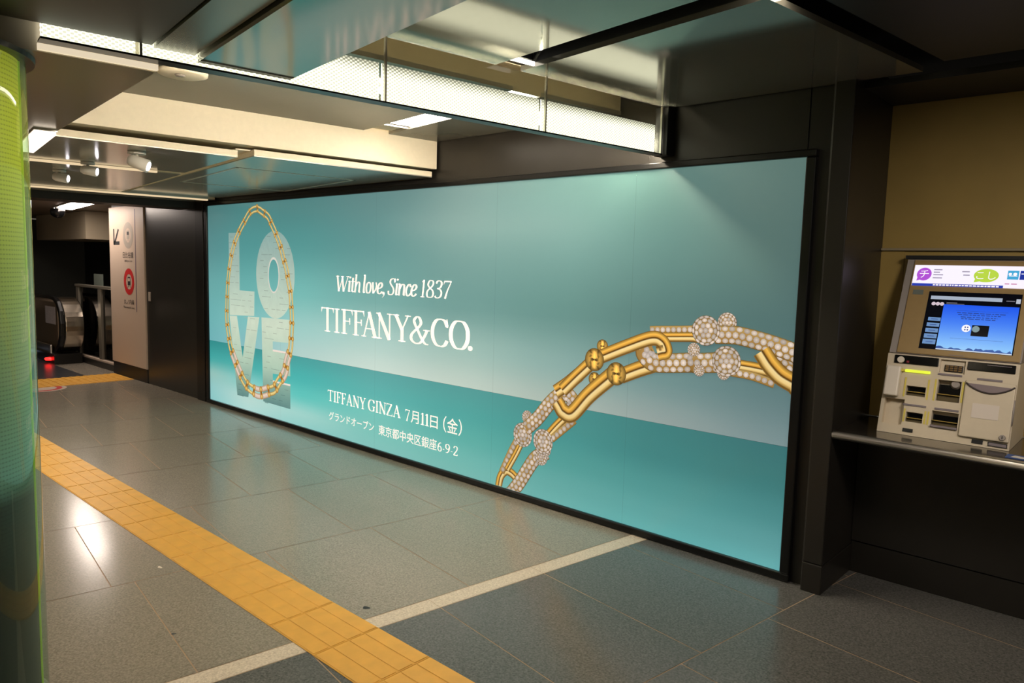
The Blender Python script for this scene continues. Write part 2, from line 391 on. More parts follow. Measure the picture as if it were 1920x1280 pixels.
# ================================================================== LUMINOUS GLASS SCREEN
gx = -1.917
scr = thing('luminous_glass_screen', 'long bright glass screen lamp with a dotted light panel, hanging across the concourse ceiling', 'lamp', G(gx, -1.6, 2.1))
def diffuser_mat():
    m = bpy.data.materials.new('lamp_diffuser'); m.use_nodes = True; nt = m.node_tree; p = nt.nodes['Principled BSDF']
    p.inputs['Base Color'].default_value = (0.8, 0.78, 0.7, 1); p.inputs['Roughness'].default_value = 0.4
    tc = nt.nodes.new('ShaderNodeTexCoord'); mp = nt.nodes.new('ShaderNodeMapping'); mp.inputs['Rotation'].default_value = (0, 0, -TH); mp.inputs['Location'].default_value = (0, 0, 0)
    sx = nt.nodes.new('ShaderNodeSeparateXYZ'); nt.links.new(tc.outputs['Object'], mp.inputs[0]); nt.links.new(mp.outputs[0], sx.inputs[0])
    def wave(sock, pitch):
        a = nt.nodes.new('ShaderNodeMath'); a.operation = 'MULTIPLY'; a.inputs[1].default_value = 2*PI/pitch; nt.links.new(sock, a.inputs[0])
        b = nt.nodes.new('ShaderNodeMath'); b.operation = 'COSINE'; nt.links.new(a.outputs[0], b.inputs[0]); return b.outputs[0]
    wa, wb = wave(sx.outputs[1], 0.0185), wave(sx.outputs[2], 0.0125)
    mu = nt.nodes.new('ShaderNodeMath'); mu.operation = 'MULTIPLY'; nt.links.new(wa, mu.inputs[0]); nt.links.new(wb, mu.inputs[1])
    dot = nt.nodes.new('ShaderNodeMapRange'); dot.inputs[1].default_value = -0.2; dot.inputs[2].default_value = 0.5; dot.inputs[3].default_value = 0.28; dot.inputs[4].default_value = 1.0; nt.links.new(mu.outputs[0], dot.inputs[0])
    rp = nt.nodes.new('ShaderNodeMapRange'); rp.inputs[1].default_value = 0.026; rp.inputs[2].default_value = -0.035; rp.inputs[3].default_value = 0.85; rp.inputs[4].default_value = LAMP; rp.interpolation_type = 'SMOOTHSTEP'; nt.links.new(sx.outputs[2], rp.inputs[0])
    st = nt.nodes.new('ShaderNodeMath'); st.operation = 'MULTIPLY'; nt.links.new(dot.outputs[0], st.inputs[0]); nt.links.new(rp.outputs[0], st.inputs[1])
    p.inputs['Emission Color'].default_value = (1.0, 0.92, 0.76, 1); nt.links.new(st.outputs[0], p.inputs['Emission Strength'])
    return m
LAMP = 4.2
M['diffuser'] = diffuser_mat()
PY = [-2.93, -2.683, -1.881, -1.107, -0.338]
for a, b in zip(PY, PY[1:]):
    link('glass_pane', MB().gbox(gx-0.003, gx+0.003, a+0.004, b-0.004, 1.981, 2.203), M['glass'], scr)
for a, b in zip(PY, PY[1:]):
    mb = MB(); mb.gbox(gx-0.040, gx-0.034, a+0.006, b-0.006, 1.984, 2.121)
    link('light_panel', mb, M['diffuser'], scr)
for y in PY[1:]:
    link('divider', MB().gbox(gx-0.005, gx+0.006, y-0.0035, y+0.0035, 1.98, 2.206), M['alu'], scr)
link('bottom_rail', MB().gbox(gx-0.045, gx+0.007, -2.93, -0.33, 1.974, 1.980), M['frame'], scr)
link('end_bracket', MB().gbox(gx-0.05, gx+0.03, -0.326, -0.2665, 1.972, 2.206), M['black'], scr, bevel=0.003)
link('glowing_lip', MB().gbox(gx-0.06, gx-0.045, -2.93, -2.625, 1.957, 1.9735), mat('lip_glow', (235,215,180), 0.4, em=(255,236,204), es=0.75), scr)  # front lip of the far beam; added glow stands in for light on it
link('light_shield', MB().gbox(gx-0.21, gx-0.105, -2.92, -0.36, 2.085, 2.09), M['alu'], scr)  # unseen plate added to keep the tube's light out of the trough
link('lamp_tube', MB().tube([G(gx-0.13, -2.9, 2.05), G(gx-0.13, -0.38, 2.05)], 0.012, 10), emis('tube_light', (255,240,214), 170.0), scr, smooth=True)

# slot lamp beyond the screen
sl = thing('slot_lamp', 'bright recessed strip lamp in the ceiling slot just behind the glass screen lamp', 'lamp', G(-2.8, -0.97, 2.25))
link('light_strip', MB().gbox(-3.36, -2.24, SF0+0.004, SF1-0.004, 2.219, 2.226), emis('slot_light', (255,244,226), 16.0), sl)
link('end_cover', MB().gbox(-3.585, -3.37, SF0+0.004, SF1-0.004, 2.222, 2.228), M['cream'], sl)
link('clip', MB().gbox(-3.40, -3.38, SF0+0.002, SF1-0.002, 2.208, 2.216), M['alu'], sl)
# dark lamp housing piece in the near slot (lamp off)
sl = thing('slot_lamp', 'unlit dark strip lamp in the near ceiling slot', 'lamp', G(-1.3, -1.31, 2.25))
link('housing', MB().gbox(-1.80, -0.86, S0+0.03, S1-0.03, 2.25, 2.285), M['dark_metal'], sl, bevel=0.004)
link('trough_glow_plate', MB().gbox(-1.842, -1.832, S0+0.004, S1-0.004, 2.210, 2.226), emis('trough_glow', (255,248,240), 2.5), sl)  # added glowing plate stands in for the lit trough edge beyond

sl = thing('slot_lamp', 'recessed strip lamp in the cross slot of the near ceiling', 'lamp', G(-0.745, -1.65, 2.25))
link('light_strip', MB().gbox(A0+0.012, A1-0.012, -2.18, -1.14, 2.232, 2.24), emis('cross_light', (255,240,214), 14.0), sl)
link('housing', MB().gbox(A0+0.004, A1-0.004, -2.2, -1.12, 2.2405, 2.30), M['dark_metal'], sl)
# smoke detector
dc = G(-2.88, -2.30)
dt = thing('smoke_detector', 'flat oval smoke detector on the ceiling behind the glass screen lamp', 'smoke detector', (dc[0], dc[1], 2.2))
link('base', MB().lathe((dc[0], dc[1], 2.2), [(0.001,0.006),(0.07,0.006),(0.07,-0.012),(0.001,-0.012)], 36), M['dark_metal'], dt)
link('cover', MB().lathe((dc[0], dc[1], 2.2), [(0.001,-0.012),(0.085,-0.012),(0.1,-0.018),(0.098,-0.030),(0.08,-0.036),(0.001,-0.037)], 36), M['cream'], dt, smooth=True)
link('indicator', MB().lathe((dc[0]+0.02, dc[1]-0.02, 2.2), [(0.001,-0.0372),(0.022,-0.0372),(0.018,-0.043),(0.001,-0.0435)], 18), M['machine_grey'], dt, smooth=True)

# three spot lights under the low ceiling
def spot(loc, d, lab, scale=1.0):
    s = thing('spot_light', lab, 'spot light', loc, 'spot lights on the low ceiling')
    l = Vector(loc)
    link('base', MB().lathe(loc, [(0.001,0),(0.045*scale,0),(0.045*scale,-0.012),(0.001,-0.012)], 20), M['white'], s, smooth=False)
    link('arm', MB().tube([l+Vector((0,0,-0.012)), l+Vector((0,0,-0.05))], 0.009*scale, 8), M['white'], s, smooth=True)
    dv = Vector(d).normalized(); c0 = l + Vector((0,0,-0.055*scale)) - dv*0.045*scale; c1 = l+Vector((0,0,-0.055*scale)) + dv*0.06*scale
    link('head', MB().tube([c0, c0+dv*0.02*scale, c1], [0.022*scale, 0.032*scale, 0.036*scale], 18), M['white'], s, smooth=True)
    link('lens', MB().tube([c1, c1+dv*0.004*scale], [0.026*scale, 0.024*scale], 18), emis('lens_light', (255,246,255), 7.0), s, smooth=True)
    return s
a = G(-3.93, -2.25, 1.966); spot(a, (0.55, 0.7, -0.3), 'white spot light nearest the bulkhead, largest of the three on the low ceiling', 1.0)
a = G(-4.66, -2.36, 1.966); spot(a, (0.55, 0.75, -0.12), 'white spot light crossing the lit ceiling edge, middle of the three on the low ceiling', 0.85)
a = G(-5.22, -2.43, 1.960); spot(a, (0.55, 0.75, -0.12), 'white spot light nearest the green column, farthest of the three on the low ceiling', 0.85)
# cove strips in the ceiling steps
for x0, x1, y0, y1, z, lab in ((-4.768, -4.735, -2.75, -1.95, 1.954, 'thin warm light strip in the ceiling step by the spot lights'), (-6.675, -6.64, -2.77, -1.05, 1.948, 'thin warm light strip in the farthest ceiling step, near the black cross beam')):
    cl = thing('cove_strip', lab, 'lamp', G((x0+x1)/2, (y0+y1)/2, z))
    link('light_strip', MB().gbox(x0, x1, y0, y1, z, z+0.012), emis('cove_light', (255,226,180), 0.85), cl)
    link('channel', MB().gbox(x0-0.004, x1+0.004, y0, y1, z+0.0125, z+0.03), M['alu'], cl)
# hanging bright lamp at the left
lp = thing('ceiling_lamp', 'short bright box lamp under the far beam beside the green column', 'lamp', G(-3.55, -2.74, 1.95))
link('housing', MB().gbox(-4.2, -3.42, -2.775, -2.685, 1.948, 1.962), M['alu'], lp)
link('light_panel', MB().gbox(-4.19, -3.43, -2.77, -2.69, 1.935, 1.948), emis('box_light', (255,240,220), 2.4), lp)

# ================================================================== GREEN COLUMN
def film_glass():
    m = M['glass_green']; nt = m.node_tree; out = [n for n in nt.nodes if n.type == 'OUTPUT_MATERIAL'][0]; src = out.inputs[0].links[0].from_socket
    tc = nt.nodes.new('ShaderNodeTexCoord'); sx = nt.nodes.new('ShaderNodeSeparateXYZ'); nt.links.new(tc.outputs['Object'], sx.inputs[0])
    mr = nt.nodes.new('ShaderNodeMapRange'); mr.inputs[1].default_value = 0.75; mr.inputs[2].default_value = 1.25; mr.inputs[3].default_value = 0.04; mr.inputs[4].default_value = 0.24; nt.links.new(sx.outputs[2], mr.inputs[0])
    cr = nt.nodes.new('ShaderNodeValToRGB'); cr.color_ramp.elements[0].position = 0.9/2; cr.color_ramp.elements[0].color = (*lin((170,200,180)), 1); cr.color_ramp.elements[1].position = 0.86; cr.color_ramp.elements[1].color = (*lin((206,220,90)), 1)
    hz = nt.nodes.new('ShaderNodeMath'); hz.operation = 'DIVIDE'; hz.inputs[1].default_value = 1.94; nt.links.new(sx.outputs[2], hz.inputs[0]); nt.links.new(hz.outputs[0], cr.inputs[0])
    df = nt.nodes.new('ShaderNodeBsdfDiffuse'); nt.links.new(cr.outputs[0], df.inputs[0])
    mx = nt.nodes.new('ShaderNodeMixShader'); nt.links.new(mr.outputs[0], mx.inputs[0]); nt.links.new(src, mx.inputs[1]); nt.links.new(df.outputs[0], mx.inputs[2]); nt.links.new(mx.outputs[0], out.inputs[0])
film_glass()
CX, CY, _ = G(-2.155, -3.229)
colm = thing('glass_column', 'round glass column with a lime to green printed core, at the left edge of the photo', 'column', (CX, CY, 0))
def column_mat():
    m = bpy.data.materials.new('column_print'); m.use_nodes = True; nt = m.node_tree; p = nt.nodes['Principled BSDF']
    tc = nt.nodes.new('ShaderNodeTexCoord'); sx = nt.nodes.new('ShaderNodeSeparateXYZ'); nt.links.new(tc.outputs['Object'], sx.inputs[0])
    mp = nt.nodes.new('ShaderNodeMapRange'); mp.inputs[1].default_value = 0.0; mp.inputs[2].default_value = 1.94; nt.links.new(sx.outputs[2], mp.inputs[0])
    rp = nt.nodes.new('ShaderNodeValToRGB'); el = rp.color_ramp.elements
    stops = [(0.0,(16,18,17)), (0.26,(22,26,24)), (0.36,(30,40,38)), (0.40,(100,132,122)), (0.55,(116,134,96)), (0.70,(150,158,70)), (0.84,(200,198,60)), (0.95,(232,224,62)), (1.0,(240,232,74))]  # print tones, with light from above and glass reflections painted in
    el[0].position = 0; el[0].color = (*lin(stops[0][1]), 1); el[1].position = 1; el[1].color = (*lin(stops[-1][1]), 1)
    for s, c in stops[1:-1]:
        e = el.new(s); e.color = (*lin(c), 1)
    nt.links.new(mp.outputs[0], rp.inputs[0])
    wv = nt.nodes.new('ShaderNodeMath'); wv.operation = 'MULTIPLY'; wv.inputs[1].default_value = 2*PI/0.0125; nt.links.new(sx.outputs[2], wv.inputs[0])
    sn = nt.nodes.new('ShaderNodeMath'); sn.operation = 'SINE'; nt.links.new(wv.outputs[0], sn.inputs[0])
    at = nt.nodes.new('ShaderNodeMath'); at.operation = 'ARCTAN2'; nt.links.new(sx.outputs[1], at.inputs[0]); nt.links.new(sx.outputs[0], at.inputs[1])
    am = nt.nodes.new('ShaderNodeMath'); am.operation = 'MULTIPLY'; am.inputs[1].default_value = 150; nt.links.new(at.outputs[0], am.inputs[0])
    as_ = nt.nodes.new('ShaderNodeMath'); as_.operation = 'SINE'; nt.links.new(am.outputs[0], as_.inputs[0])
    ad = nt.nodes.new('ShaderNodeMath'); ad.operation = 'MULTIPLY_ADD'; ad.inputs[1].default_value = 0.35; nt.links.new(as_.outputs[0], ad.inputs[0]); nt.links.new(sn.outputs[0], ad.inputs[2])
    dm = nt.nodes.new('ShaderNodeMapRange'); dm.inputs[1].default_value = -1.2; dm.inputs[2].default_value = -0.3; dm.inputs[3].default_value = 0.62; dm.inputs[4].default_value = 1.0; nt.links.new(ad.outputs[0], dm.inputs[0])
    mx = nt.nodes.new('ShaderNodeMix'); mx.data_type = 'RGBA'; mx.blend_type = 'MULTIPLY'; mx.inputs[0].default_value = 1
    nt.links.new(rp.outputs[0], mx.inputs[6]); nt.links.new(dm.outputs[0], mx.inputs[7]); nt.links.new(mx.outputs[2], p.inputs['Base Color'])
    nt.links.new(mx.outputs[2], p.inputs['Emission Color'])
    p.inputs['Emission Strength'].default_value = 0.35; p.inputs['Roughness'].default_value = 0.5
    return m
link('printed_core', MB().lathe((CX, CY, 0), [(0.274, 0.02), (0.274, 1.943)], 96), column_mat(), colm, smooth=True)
link('glass_shell', MB().lathe((CX, CY, 0), [(0.29, 0.02), (0.29, 1.943)], 96), M['glass_green'], colm, smooth=True)
link('top_collar', MB().lathe((CX, CY, 0), [(0.262, 1.9435), (0.312, 1.942), (0.314, 1.956), (0.262, 1.9565)], 64), M['dark_metal'], colm, smooth=False)
link('base_ring', MB().lathe((CX, CY, 0), [(0.25, 0.0), (0.3, 0.0), (0.3, 0.02), (0.25, 0.02)], 64), M['steel'], colm)
sa = math.radians(74) + TH; sx_, sy_ = CX+0.2765*math.cos(sa), CY+0.2765*math.sin(sa)
link('seam_or_edge_glow', MB().tube([(sx_, sy_, 0.03), (sx_, sy_, 1.94)], 0.0028, 8), mat('seam_or_edge_glow', (190,220,60), 0.3, em=(170,210,40), es=0.25), colm, smooth=True)  # added line whose glow stands in for the core's bright edge

# ================================================================== WHITE LINE SIGN (far left)
sg = thing('line_sign', 'tall white line sign with an arrow, a grey ring and a red ring', 'sign', (-8.97, -0.004, 0.16))
link('panel', MB().box(-9.486, -8.463, -0.022, 0.010, 0.157, 1.985), M['sign_white'], sg, bevel=0.003)
YF = -0.0225
def vring(mb, cx, cz, r0, r1, y, n=44, sx=1.0):
    for i in range(n):
        a, b = 2*PI*i/n, 2*PI*(i+1)/n
        q = lambda r, t: (cx+r*sx*math.cos(t), y, cz+r*math.sin(t))
        mb.poly([q(r0,a), q(r1,a), q(r1,b), q(r0,b)])
    return mb
def vdisc(mb, cx, cz, r, y, n=32, sx=1.0): return mb.poly([(cx+r*sx*math.cos(2*PI*i/n), y, cz+r*math.sin(2*PI*i/n)) for i in range(n)])
link('grey_ring', vring(MB(), -8.905, 1.655, 0.082, 0.150, YF-0.001), M['sign_grey'], sg)
link('red_ring', vring(MB(), -8.908, 1.127, 0.088, 0.152, YF-0.001), M['sign_red'], sg)
def train(cx, cz):
    mb = MB(); y = YF-0.0012
    mb.poly([(cx-0.04,y,cz-0.045),(cx+0.04,y,cz-0.045),(cx+0.04,y,cz+0.05),(cx-0.04,y,cz+0.05)])
    for s in (-1, 1): mb.poly([(cx+s*0.012,y,cz-0.05),(cx+s*0.04,y,cz-0.075),(cx+s*0.052,y,cz-0.075),(cx+s*0.026,y,cz-0.05)])
    return mb
def train_win(cx, cz):
    y = YF-0.0016; return MB().poly([(cx-0.03,y,cz+0.0),(cx+0.03,y,cz+0.0),(cx+0.03,y,cz+0.035),(cx-0.03,y,cz+0.035)])
for cz in (1.66, 1.132):
    ic = link('train_icon', train(-8.905, cz), M['ink'] if cz < 1.5 else M['sign_grey'], sg); link('train_window', train_win(-8.905, cz), M['sign_white'] if cz < 1.5 else M['ink'], ic)
mb = MB(); y = YF-0.001
mb.poly([(-9.318,y,1.592),(-9.292,y,1.567),(-9.172,y,1.720),(-9.205,y,1.738)])
mb.poly([(-9.345,y,1.548),(-9.165,y,1.548),(-9.165,y,1.588),(-9.345,y,1.588)])
mb.poly([(-9.352,y,1.550),(-9.318,y,1.550),(-9.318,y,1.735),(-9.352,y,1.735)])
link('arrow', mb, M['ink'], sg)
link('side_bar', MB().poly([(-8.712,y,0.79),(-8.690,y,0.79),(-8.690,y,1.945),(-8.712,y,1.945)]), mat('bar_mauve', (128,112,122), 0.5), sg)

# ================================================================== ESCALATOR LANDING (far left)
M['skirt'] = mat('escalator_skirt', (40,38,36), 0.3, 0.6); M['newel'] = mat('newel_steel', (204,192,174), 0.24, 1.0)
es = thing('escalator', 'escalator end with rounded steel newel, black handrail and red light at its foot', 'escalator', (-11.6, -0.15, 0))
mb = MB(); mb.box(-13.4, -10.78, -0.235, -0.02, 0.14, 0.80); link('side_panel', mb, mat('escalator_panel', (136,118,98), 0.3, 0.4), es, bevel=0.01)
mb = MB()
prof = [(-10.95,0.86)] + [(-10.84+0.36*math.sin(PI*i/18), 0.50+0.36*math.cos(PI*i/18)) for i in range(19)] + [(-10.95,0.14)]
mb.prism([(x, -0.225, z) for x, z in prof], (0, 0.215, 0)); link('newel', mb, M['newel'], es, smooth=False, bevel=0.008, seg=2)
hr = [(-13.4,0.865),(-10.95,0.885),(-10.74,0.872),(-10.60,0.82),(-10.50,0.70),(-10.465,0.54),(-10.49,0.38),(-10.57,0.24),(-10.70,0.15)]
mb = MB()
for (x0, z0), (x1, z1) in zip(hr, hr[1:]): pass
mb.prism([(x, -0.290, z) for x, z in hr] + [(x-0.03*0, -0.290, z) for x, z in [(-10.78,0.16),(-10.63,0.27),(-10.55,0.40),(-10.53,0.54),(-10.57,0.68),(-10.66,0.78),(-10.77,0.825),(-10.95,0.84),(-13.4,0.82)]], (0, 0.052, 0))
link('handrail', mb, M['rubber'], es, bevel=0.01)
link('skirt', MB().box(-13.4, -10.62, -0.33, 0.0, 0.0, 0.135), M['skirt'], es, bevel=0.008)
link('notice', MB().box(-11.28, -10.86, -0.2375, -0.2355, 0.50, 0.73), mat('notice', (226,220,226), 0.5, noise=0.12, nscale=60), es)
link('guard_plate', MB().box(-11.5, -10.85, -0.31, -0.28, 0.12, 0.24), M['steel'], es, bevel=0.02)
link('red_light', MB().lathe((-10.80, -0.335, 0.062), [(0.001,0.022),(0.05,0.016),(0.06,0.0),(0.05,-0.016),(0.001,-0.022)], 20), emis('red_light', (255,30,26), 5.0), es, smooth=True)
link('green_light', MB().lathe((-11.75, -0.335, 0.075), [(0.001,0.022),(0.04,0.016),(0.05,0.0),(0.04,-0.016),(0.001,-0.022)], 20), emis('white_light', (200,220,255), 3.0), es, smooth=True)

fpl = link('landing_plate', MB().box(-13.9, -9.45, -2.6, -0.34, 0.0002, 0.0025), mat('landing_plate', (84,86,90), 0.3, 0.6, noise=0.15, nscale=50), None)
tag(fpl, 'dark metal floor plate in front of the escalator, past the tactile row', 'floor plate')
ra = thing('glass_railing', 'glass railing with grey posts and pale sill, left of the white line sign', 'railing', (-10.2, 0.06, 0))
link('curb', MB().box(-11.0, -9.50, 0.02, 0.14, 0.0, 0.075), M['black_panel'], ra, bevel=0.004)
link('sill', MB().box(-11.0, -9.50, 0.03, 0.12, 0.0755, 0.10), M['sign_white'], ra, bevel=0.003)
for xx in (-10.90, -10.08): link('post', MB().box(xx-0.05, xx+0.05, 0.04, 0.10, 0.1005, 1.0), mat('post', (116,110,98), 0.4, 0.4), ra, bevel=0.004)
link('top_rail', MB().box(-10.98, -9.50, 0.035, 0.105, 1.0005, 1.035), mat('rail_top', (120,114,102), 0.35, 0.5), ra, bevel=0.006)
for a, b in ((-10.84, -10.14), (-10.02, -9.51)): link('glass_panel', MB().box(a, b, 0.066, 0.074, 0.105, 0.99), M['glass_dark'], ra)
nt_ = MB(); nt_.box(-11.05, -10.72, 0.30, 0.31, 1.00, 1.17); tag(link('notice_board', nt_, mat('notice_grey', (110,118,108), 0.6)), 'small pale grey notice above the glass railing', 'notice')
mb = MB(); mb.box(-10.9, -10.88, 0.305, 0.32, 0.0, 1.1); 
link('stand', mb, M['dark_metal'], bpy.data.objects['notice_board'])
# building around the landing
mb = MB(); mb.box(-14.4, -14.3, -5.0, 3.0, 0.0, 2.0); struct('wall_landing', mb, mat('landing_wall', (70,70,64), 0.6, noise=0.06))
mb = MB(); mb.box(-12.6, -10.6, 1.6, 1.7, 0.0, 2.0); mb.box(-9.6, -9.49, 0.15, 1.6, 0, 2.0); mb.box(-10.6,-9.5,1.6,1.7,0,2.0); struct('wall_void', mb, M['plenum'])
mb = MB(); mb.box(-13.2, -11.0, 0.20, 1.55, 1.64, 2.015); struct('ceiling_soffit', mb, mat('soffit', (178,164,140), 0.5))
mb = MB(); mb.box(-13.3, -12.6, 0.9, 1.55, 0.0, 2.0); struct('wall_pier', mb, M['plenum'])
mb = MB(); mb.box(-13.2, -12.9, -0.62, -0.18, 1.05, 1.92); mb.box(-13.2,-12.9,-0.6,-0.2,0.6,1.02); tag(link('pillar_panel', mb, M['sign_white'], bevel=0.004), 'pale panel behind the green column, above the escalator', 'panel')
fp = thing('ceiling_lamp', 'bright flat lamp in the landing ceiling past the black cross beam', 'lamp', G(-9.6, -1.65, 2.02))
link('frame', MB().gbox(-10.58, -8.68, -1.77, -1.53, 2.008, 2.0195), M['alu'], fp)
link('light_panel', MB().gbox(-10.55, -8.70, -1.75, -1.55, 2.0, 2.008), emis('landing_light', (255,238,226), 24.0), fp)
cv = thing('security_camera', 'black dome security camera hanging from the landing ceiling beyond the black cross beam', 'camera', (-10.4, -0.30, 2.02))
link('mount', MB().tube([(-10.4,-0.30,2.019),(-10.4,-0.30,1.985)], 0.03, 12), M['white'], cv, smooth=True)
link('dome', MB().lathe((-10.4,-0.30,1.985), [(0.001,0),(0.075,0),(0.085,-0.03),(0.075,-0.075),(0.045,-0.105),(0.001,-0.115)], 24), M['black_gloss'], cv, smooth=True)
# ================================================================== ADVERTISING LIGHTBOX
CHAIN= [('g', [(-3.032, 0.022), (-3.013, 0.105), (-2.97, 0.15), (-2.925, 0.146), (-2.888, 0.126)], 0.045), ('d', [(-2.896, 0.341), (-2.937, 0.27), (-2.999, 0.147)], 0.04), ('g', [(-2.857, 0.334), (-2.894, 0.267), (-2.952, 0.173)], 0.036), ('D', [(-2.807, 0.512)], 0.042), ('d', [(-2.673, 0.316), (-2.739, 0.271), (-2.798, 0.189), (-2.852, 0.107), (-2.921, 0.019)], 0.077), ('D', [(-2.692, 0.291)], 0.05), ('D', [(-2.661, 0.344)], 0.044), ('D', [(-2.84, 0.399)], 0.075), ('g', [(-2.638, 0.438), (-2.588, 0.493), (-2.526, 0.554)], 0.042), ('d', [(-2.604, 0.423), (-2.529, 0.487), (-2.462, 0.544)], 0.039), ('D', [(-2.679, 0.388)], 0.075), ('d', [(-2.795, 0.458), (-2.722, 0.523), (-2.645, 0.613), (-2.576, 0.674), (-2.513, 0.693), (-2.464, 0.66), (-2.472, 0.628)], 0.075), ('g', [(-2.571, 0.711), (-2.509, 0.754), (-2.449, 0.802)], 0.065), ('g', [(-2.526, 0.729), (-2.451, 0.8), (-2.379, 0.865)], 0.063), ('G', [(-2.325, 0.802)], 0.04), ('G', [(-2.281, 0.989)], 0.037), ('g', [(-2.561, 0.615), (-2.534, 0.589), (-2.471, 0.588), (-2.36, 0.708), (-2.221, 0.828)], 0.076), ('d', [(-1.975, 1.101), (-1.931, 1.105), (-1.75, 1.12), (-1.732, 1.131)], 0.035), ('g', [(-1.915, 1.069), (-1.834, 1.076), (-1.748, 1.083), (-1.729, 1.082)], 0.038), ('g', [(-2.126, 0.853), (-2.045, 0.889), (-1.966, 0.92)], 0.066), ('d', [(-1.995, 0.999), (-2.019, 0.98), (-1.967, 0.937), (-1.874, 0.94), (-1.741, 0.957), (-1.722, 0.956), (-1.617, 0.97)], 0.085), ('g', [(-2.275, 0.936), (-2.128, 1.0), (-1.978, 1.057), (-1.914, 1.046), (-1.889, 1.001), (-1.911, 0.99)], 0.06), ('G', [(-2.33, 0.91)], 0.064), ('G', [(-2.183, 0.849)], 0.063), ('D', [(-1.733, 1.022)], 0.034), ('D', [(-1.699, 0.923)], 0.03), ('D', [(-1.57, 0.924)], 0.033), ('g', [(-1.494, 0.97), (-1.431, 0.967), (-1.369, 0.961)], 0.043), ('d', [(-1.52, 0.933), (-1.428, 0.927), (-1.332, 0.906)], 0.035), ('D', [(-1.559, 0.983)], 0.074), ('D', [(-1.566, 1.167)], 0.049), ('d', [(-1.303, 1.062), (-1.268, 1.034), (-1.234, 1.002)], 0.073), ('d', [(-1.596, 1.107), (-1.509, 1.11), (-1.387, 1.091), (-1.303, 1.072), (-1.234, 1.053)], 0.075), ('D', [(-1.674, 1.121)], 0.074), ('g', [(-1.37, 1.023), (-1.344, 0.99), (-1.295, 0.946), (-1.235, 0.918)], 0.07)]
NECK= [(-5.991, 1.859), (-6.113, 1.833), (-6.21, 1.758), (-6.319, 1.663), (-6.422, 1.538), (-6.502, 1.366), (-6.549, 1.172), (-6.57, 0.967), (-6.573, 0.843), (-6.544, 0.712), (-6.506, 0.594), (-6.436, 0.491), (-6.346, 0.385), (-6.243, 0.293), (-6.141, 0.25), (-5.982, 0.229), (-5.83, 0.267), (-5.726, 0.297), (-5.641, 0.378), (-5.554, 0.455), (-5.51, 0.572), (-5.459, 0.674), (-5.442, 0.816), (-5.433, 0.935), (-5.444, 1.051), (-5.456, 1.153), (-5.491, 1.254), (-5.518, 1.346), (-5.566, 1.435), (-5.605, 1.522), (-5.656, 1.595), (-5.698, 1.654), (-5.75, 1.714), (-5.811, 1.783), (-5.914, 1.827)]
PX0, PX1, PZ0, PZ1 = -6.935, -1.239, 0.040, 1.912
ad = thing('advertising_lightbox', 'huge turquoise jewellery advertising lightbox with gold chain picture on the black wall', 'advertisement', (-4.09, -0.01, 0.02))
YP = -0.012
mb = MB()
def bar(x0, x1, z0, z1, d=0.03): mb.box(x0, x1, -d, 0.0035, z0, z1)
mb.box(PX0-0.055, PX1+0.045, -0.030, 0.0035, PZ1, PZ1+0.033); mb.box(PX0-0.055, PX1+0.045, -0.030, 0.0035, 0.002, PZ0)
mb.box(PX0-0.055, PX0, -0.030, 0.0035, PZ0, PZ1); mb.box(PX1, PX1+0.045, -0.030, 0.0035, PZ0, PZ1)
link('frame', mb, M['frame'], ad, bevel=0.006)
def print_mat(name, es, rough=0.22, base=0.55):
    m = bpy.data.materials.new(name); m.use_nodes = True; nt = m.node_tree; p = nt.nodes['Principled BSDF']
    at = nt.nodes.new('ShaderNodeAttribute'); at.attribute_name = 'Col'
    mx = nt.nodes.new('ShaderNodeMix'); mx.data_type = 'RGBA'; mx.blend_type = 'MULTIPLY'; mx.inputs[0].default_value = 1; mx.inputs[7].default_value = (base, base, base, 1)
    nt.links.new(at.outputs['Color'], mx.inputs[6]); nt.links.new(mx.outputs[2], p.inputs['Base Color'])
    nt.links.new(at.outputs['Color'], p.inputs['Emission Color']); p.inputs['Emission Strength'].default_value = es
    p.inputs['Roughness'].default_value = rough; p.inputs['Specular IOR Level'].default_value = 0.5
    return m
M['print'] = print_mat('advert_print', 0.77)
# background picture: sky over water, print colours with the light's falloff to the right painted in, on a coarse grid (x, then z)
GX = [-6.94, -6.2, -5.3, -4.3, -3.4, -2.6, -1.9, -1.24]
SKY = {1.912: [(88,132,130),(84,140,138),(86,138,136),(104,142,140),(120,146,142),(112,146,140),(104,138,130),(100,126,118)],
       1.55: [(96,150,150),(88,156,154),(90,156,153),(100,150,148),(112,148,144),(104,140,136),(94,128,124),(90,116,112)],
       1.15: [(112,176,174),(112,182,178),(122,190,184),(122,172,166),(108,148,144),(94,132,128),(84,116,114),(78,106,106)],
       0.85: [(116,184,184),(132,196,194),(164,208,202),(178,208,200),(158,186,178),(134,164,160),(108,138,138),(96,122,124)],
       0.623:[(118,184,188),(140,192,196),(186,212,206),(208,222,212),(192,204,194),(168,180,172),(146,158,156),(122,142,144)]}
SEA = {0.622:[(54,146,144),(62,150,150),(74,162,160),(92,166,164),(80,152,150),(68,138,136),(60,124,124),(58,112,114)],
       0.45: [(70,172,168),(72,176,172),(72,180,176),(92,178,174),(78,162,158),(68,144,142),(60,128,128),(60,120,120)],
       0.30: [(152,198,190),(140,206,200),(96,198,190),(120,196,186),(92,172,164),(80,154,150),(78,146,144),(76,138,138)],
       0.15: [(150,206,204),(190,220,212),(166,214,206),(128,196,186),(112,182,174),(98,166,162),(92,160,158),(96,158,158)],
       0.040:[(146,206,204),(184,222,216),(150,208,202),(134,196,188),(120,184,176),(106,174,170),(100,172,170),(106,176,176)]}
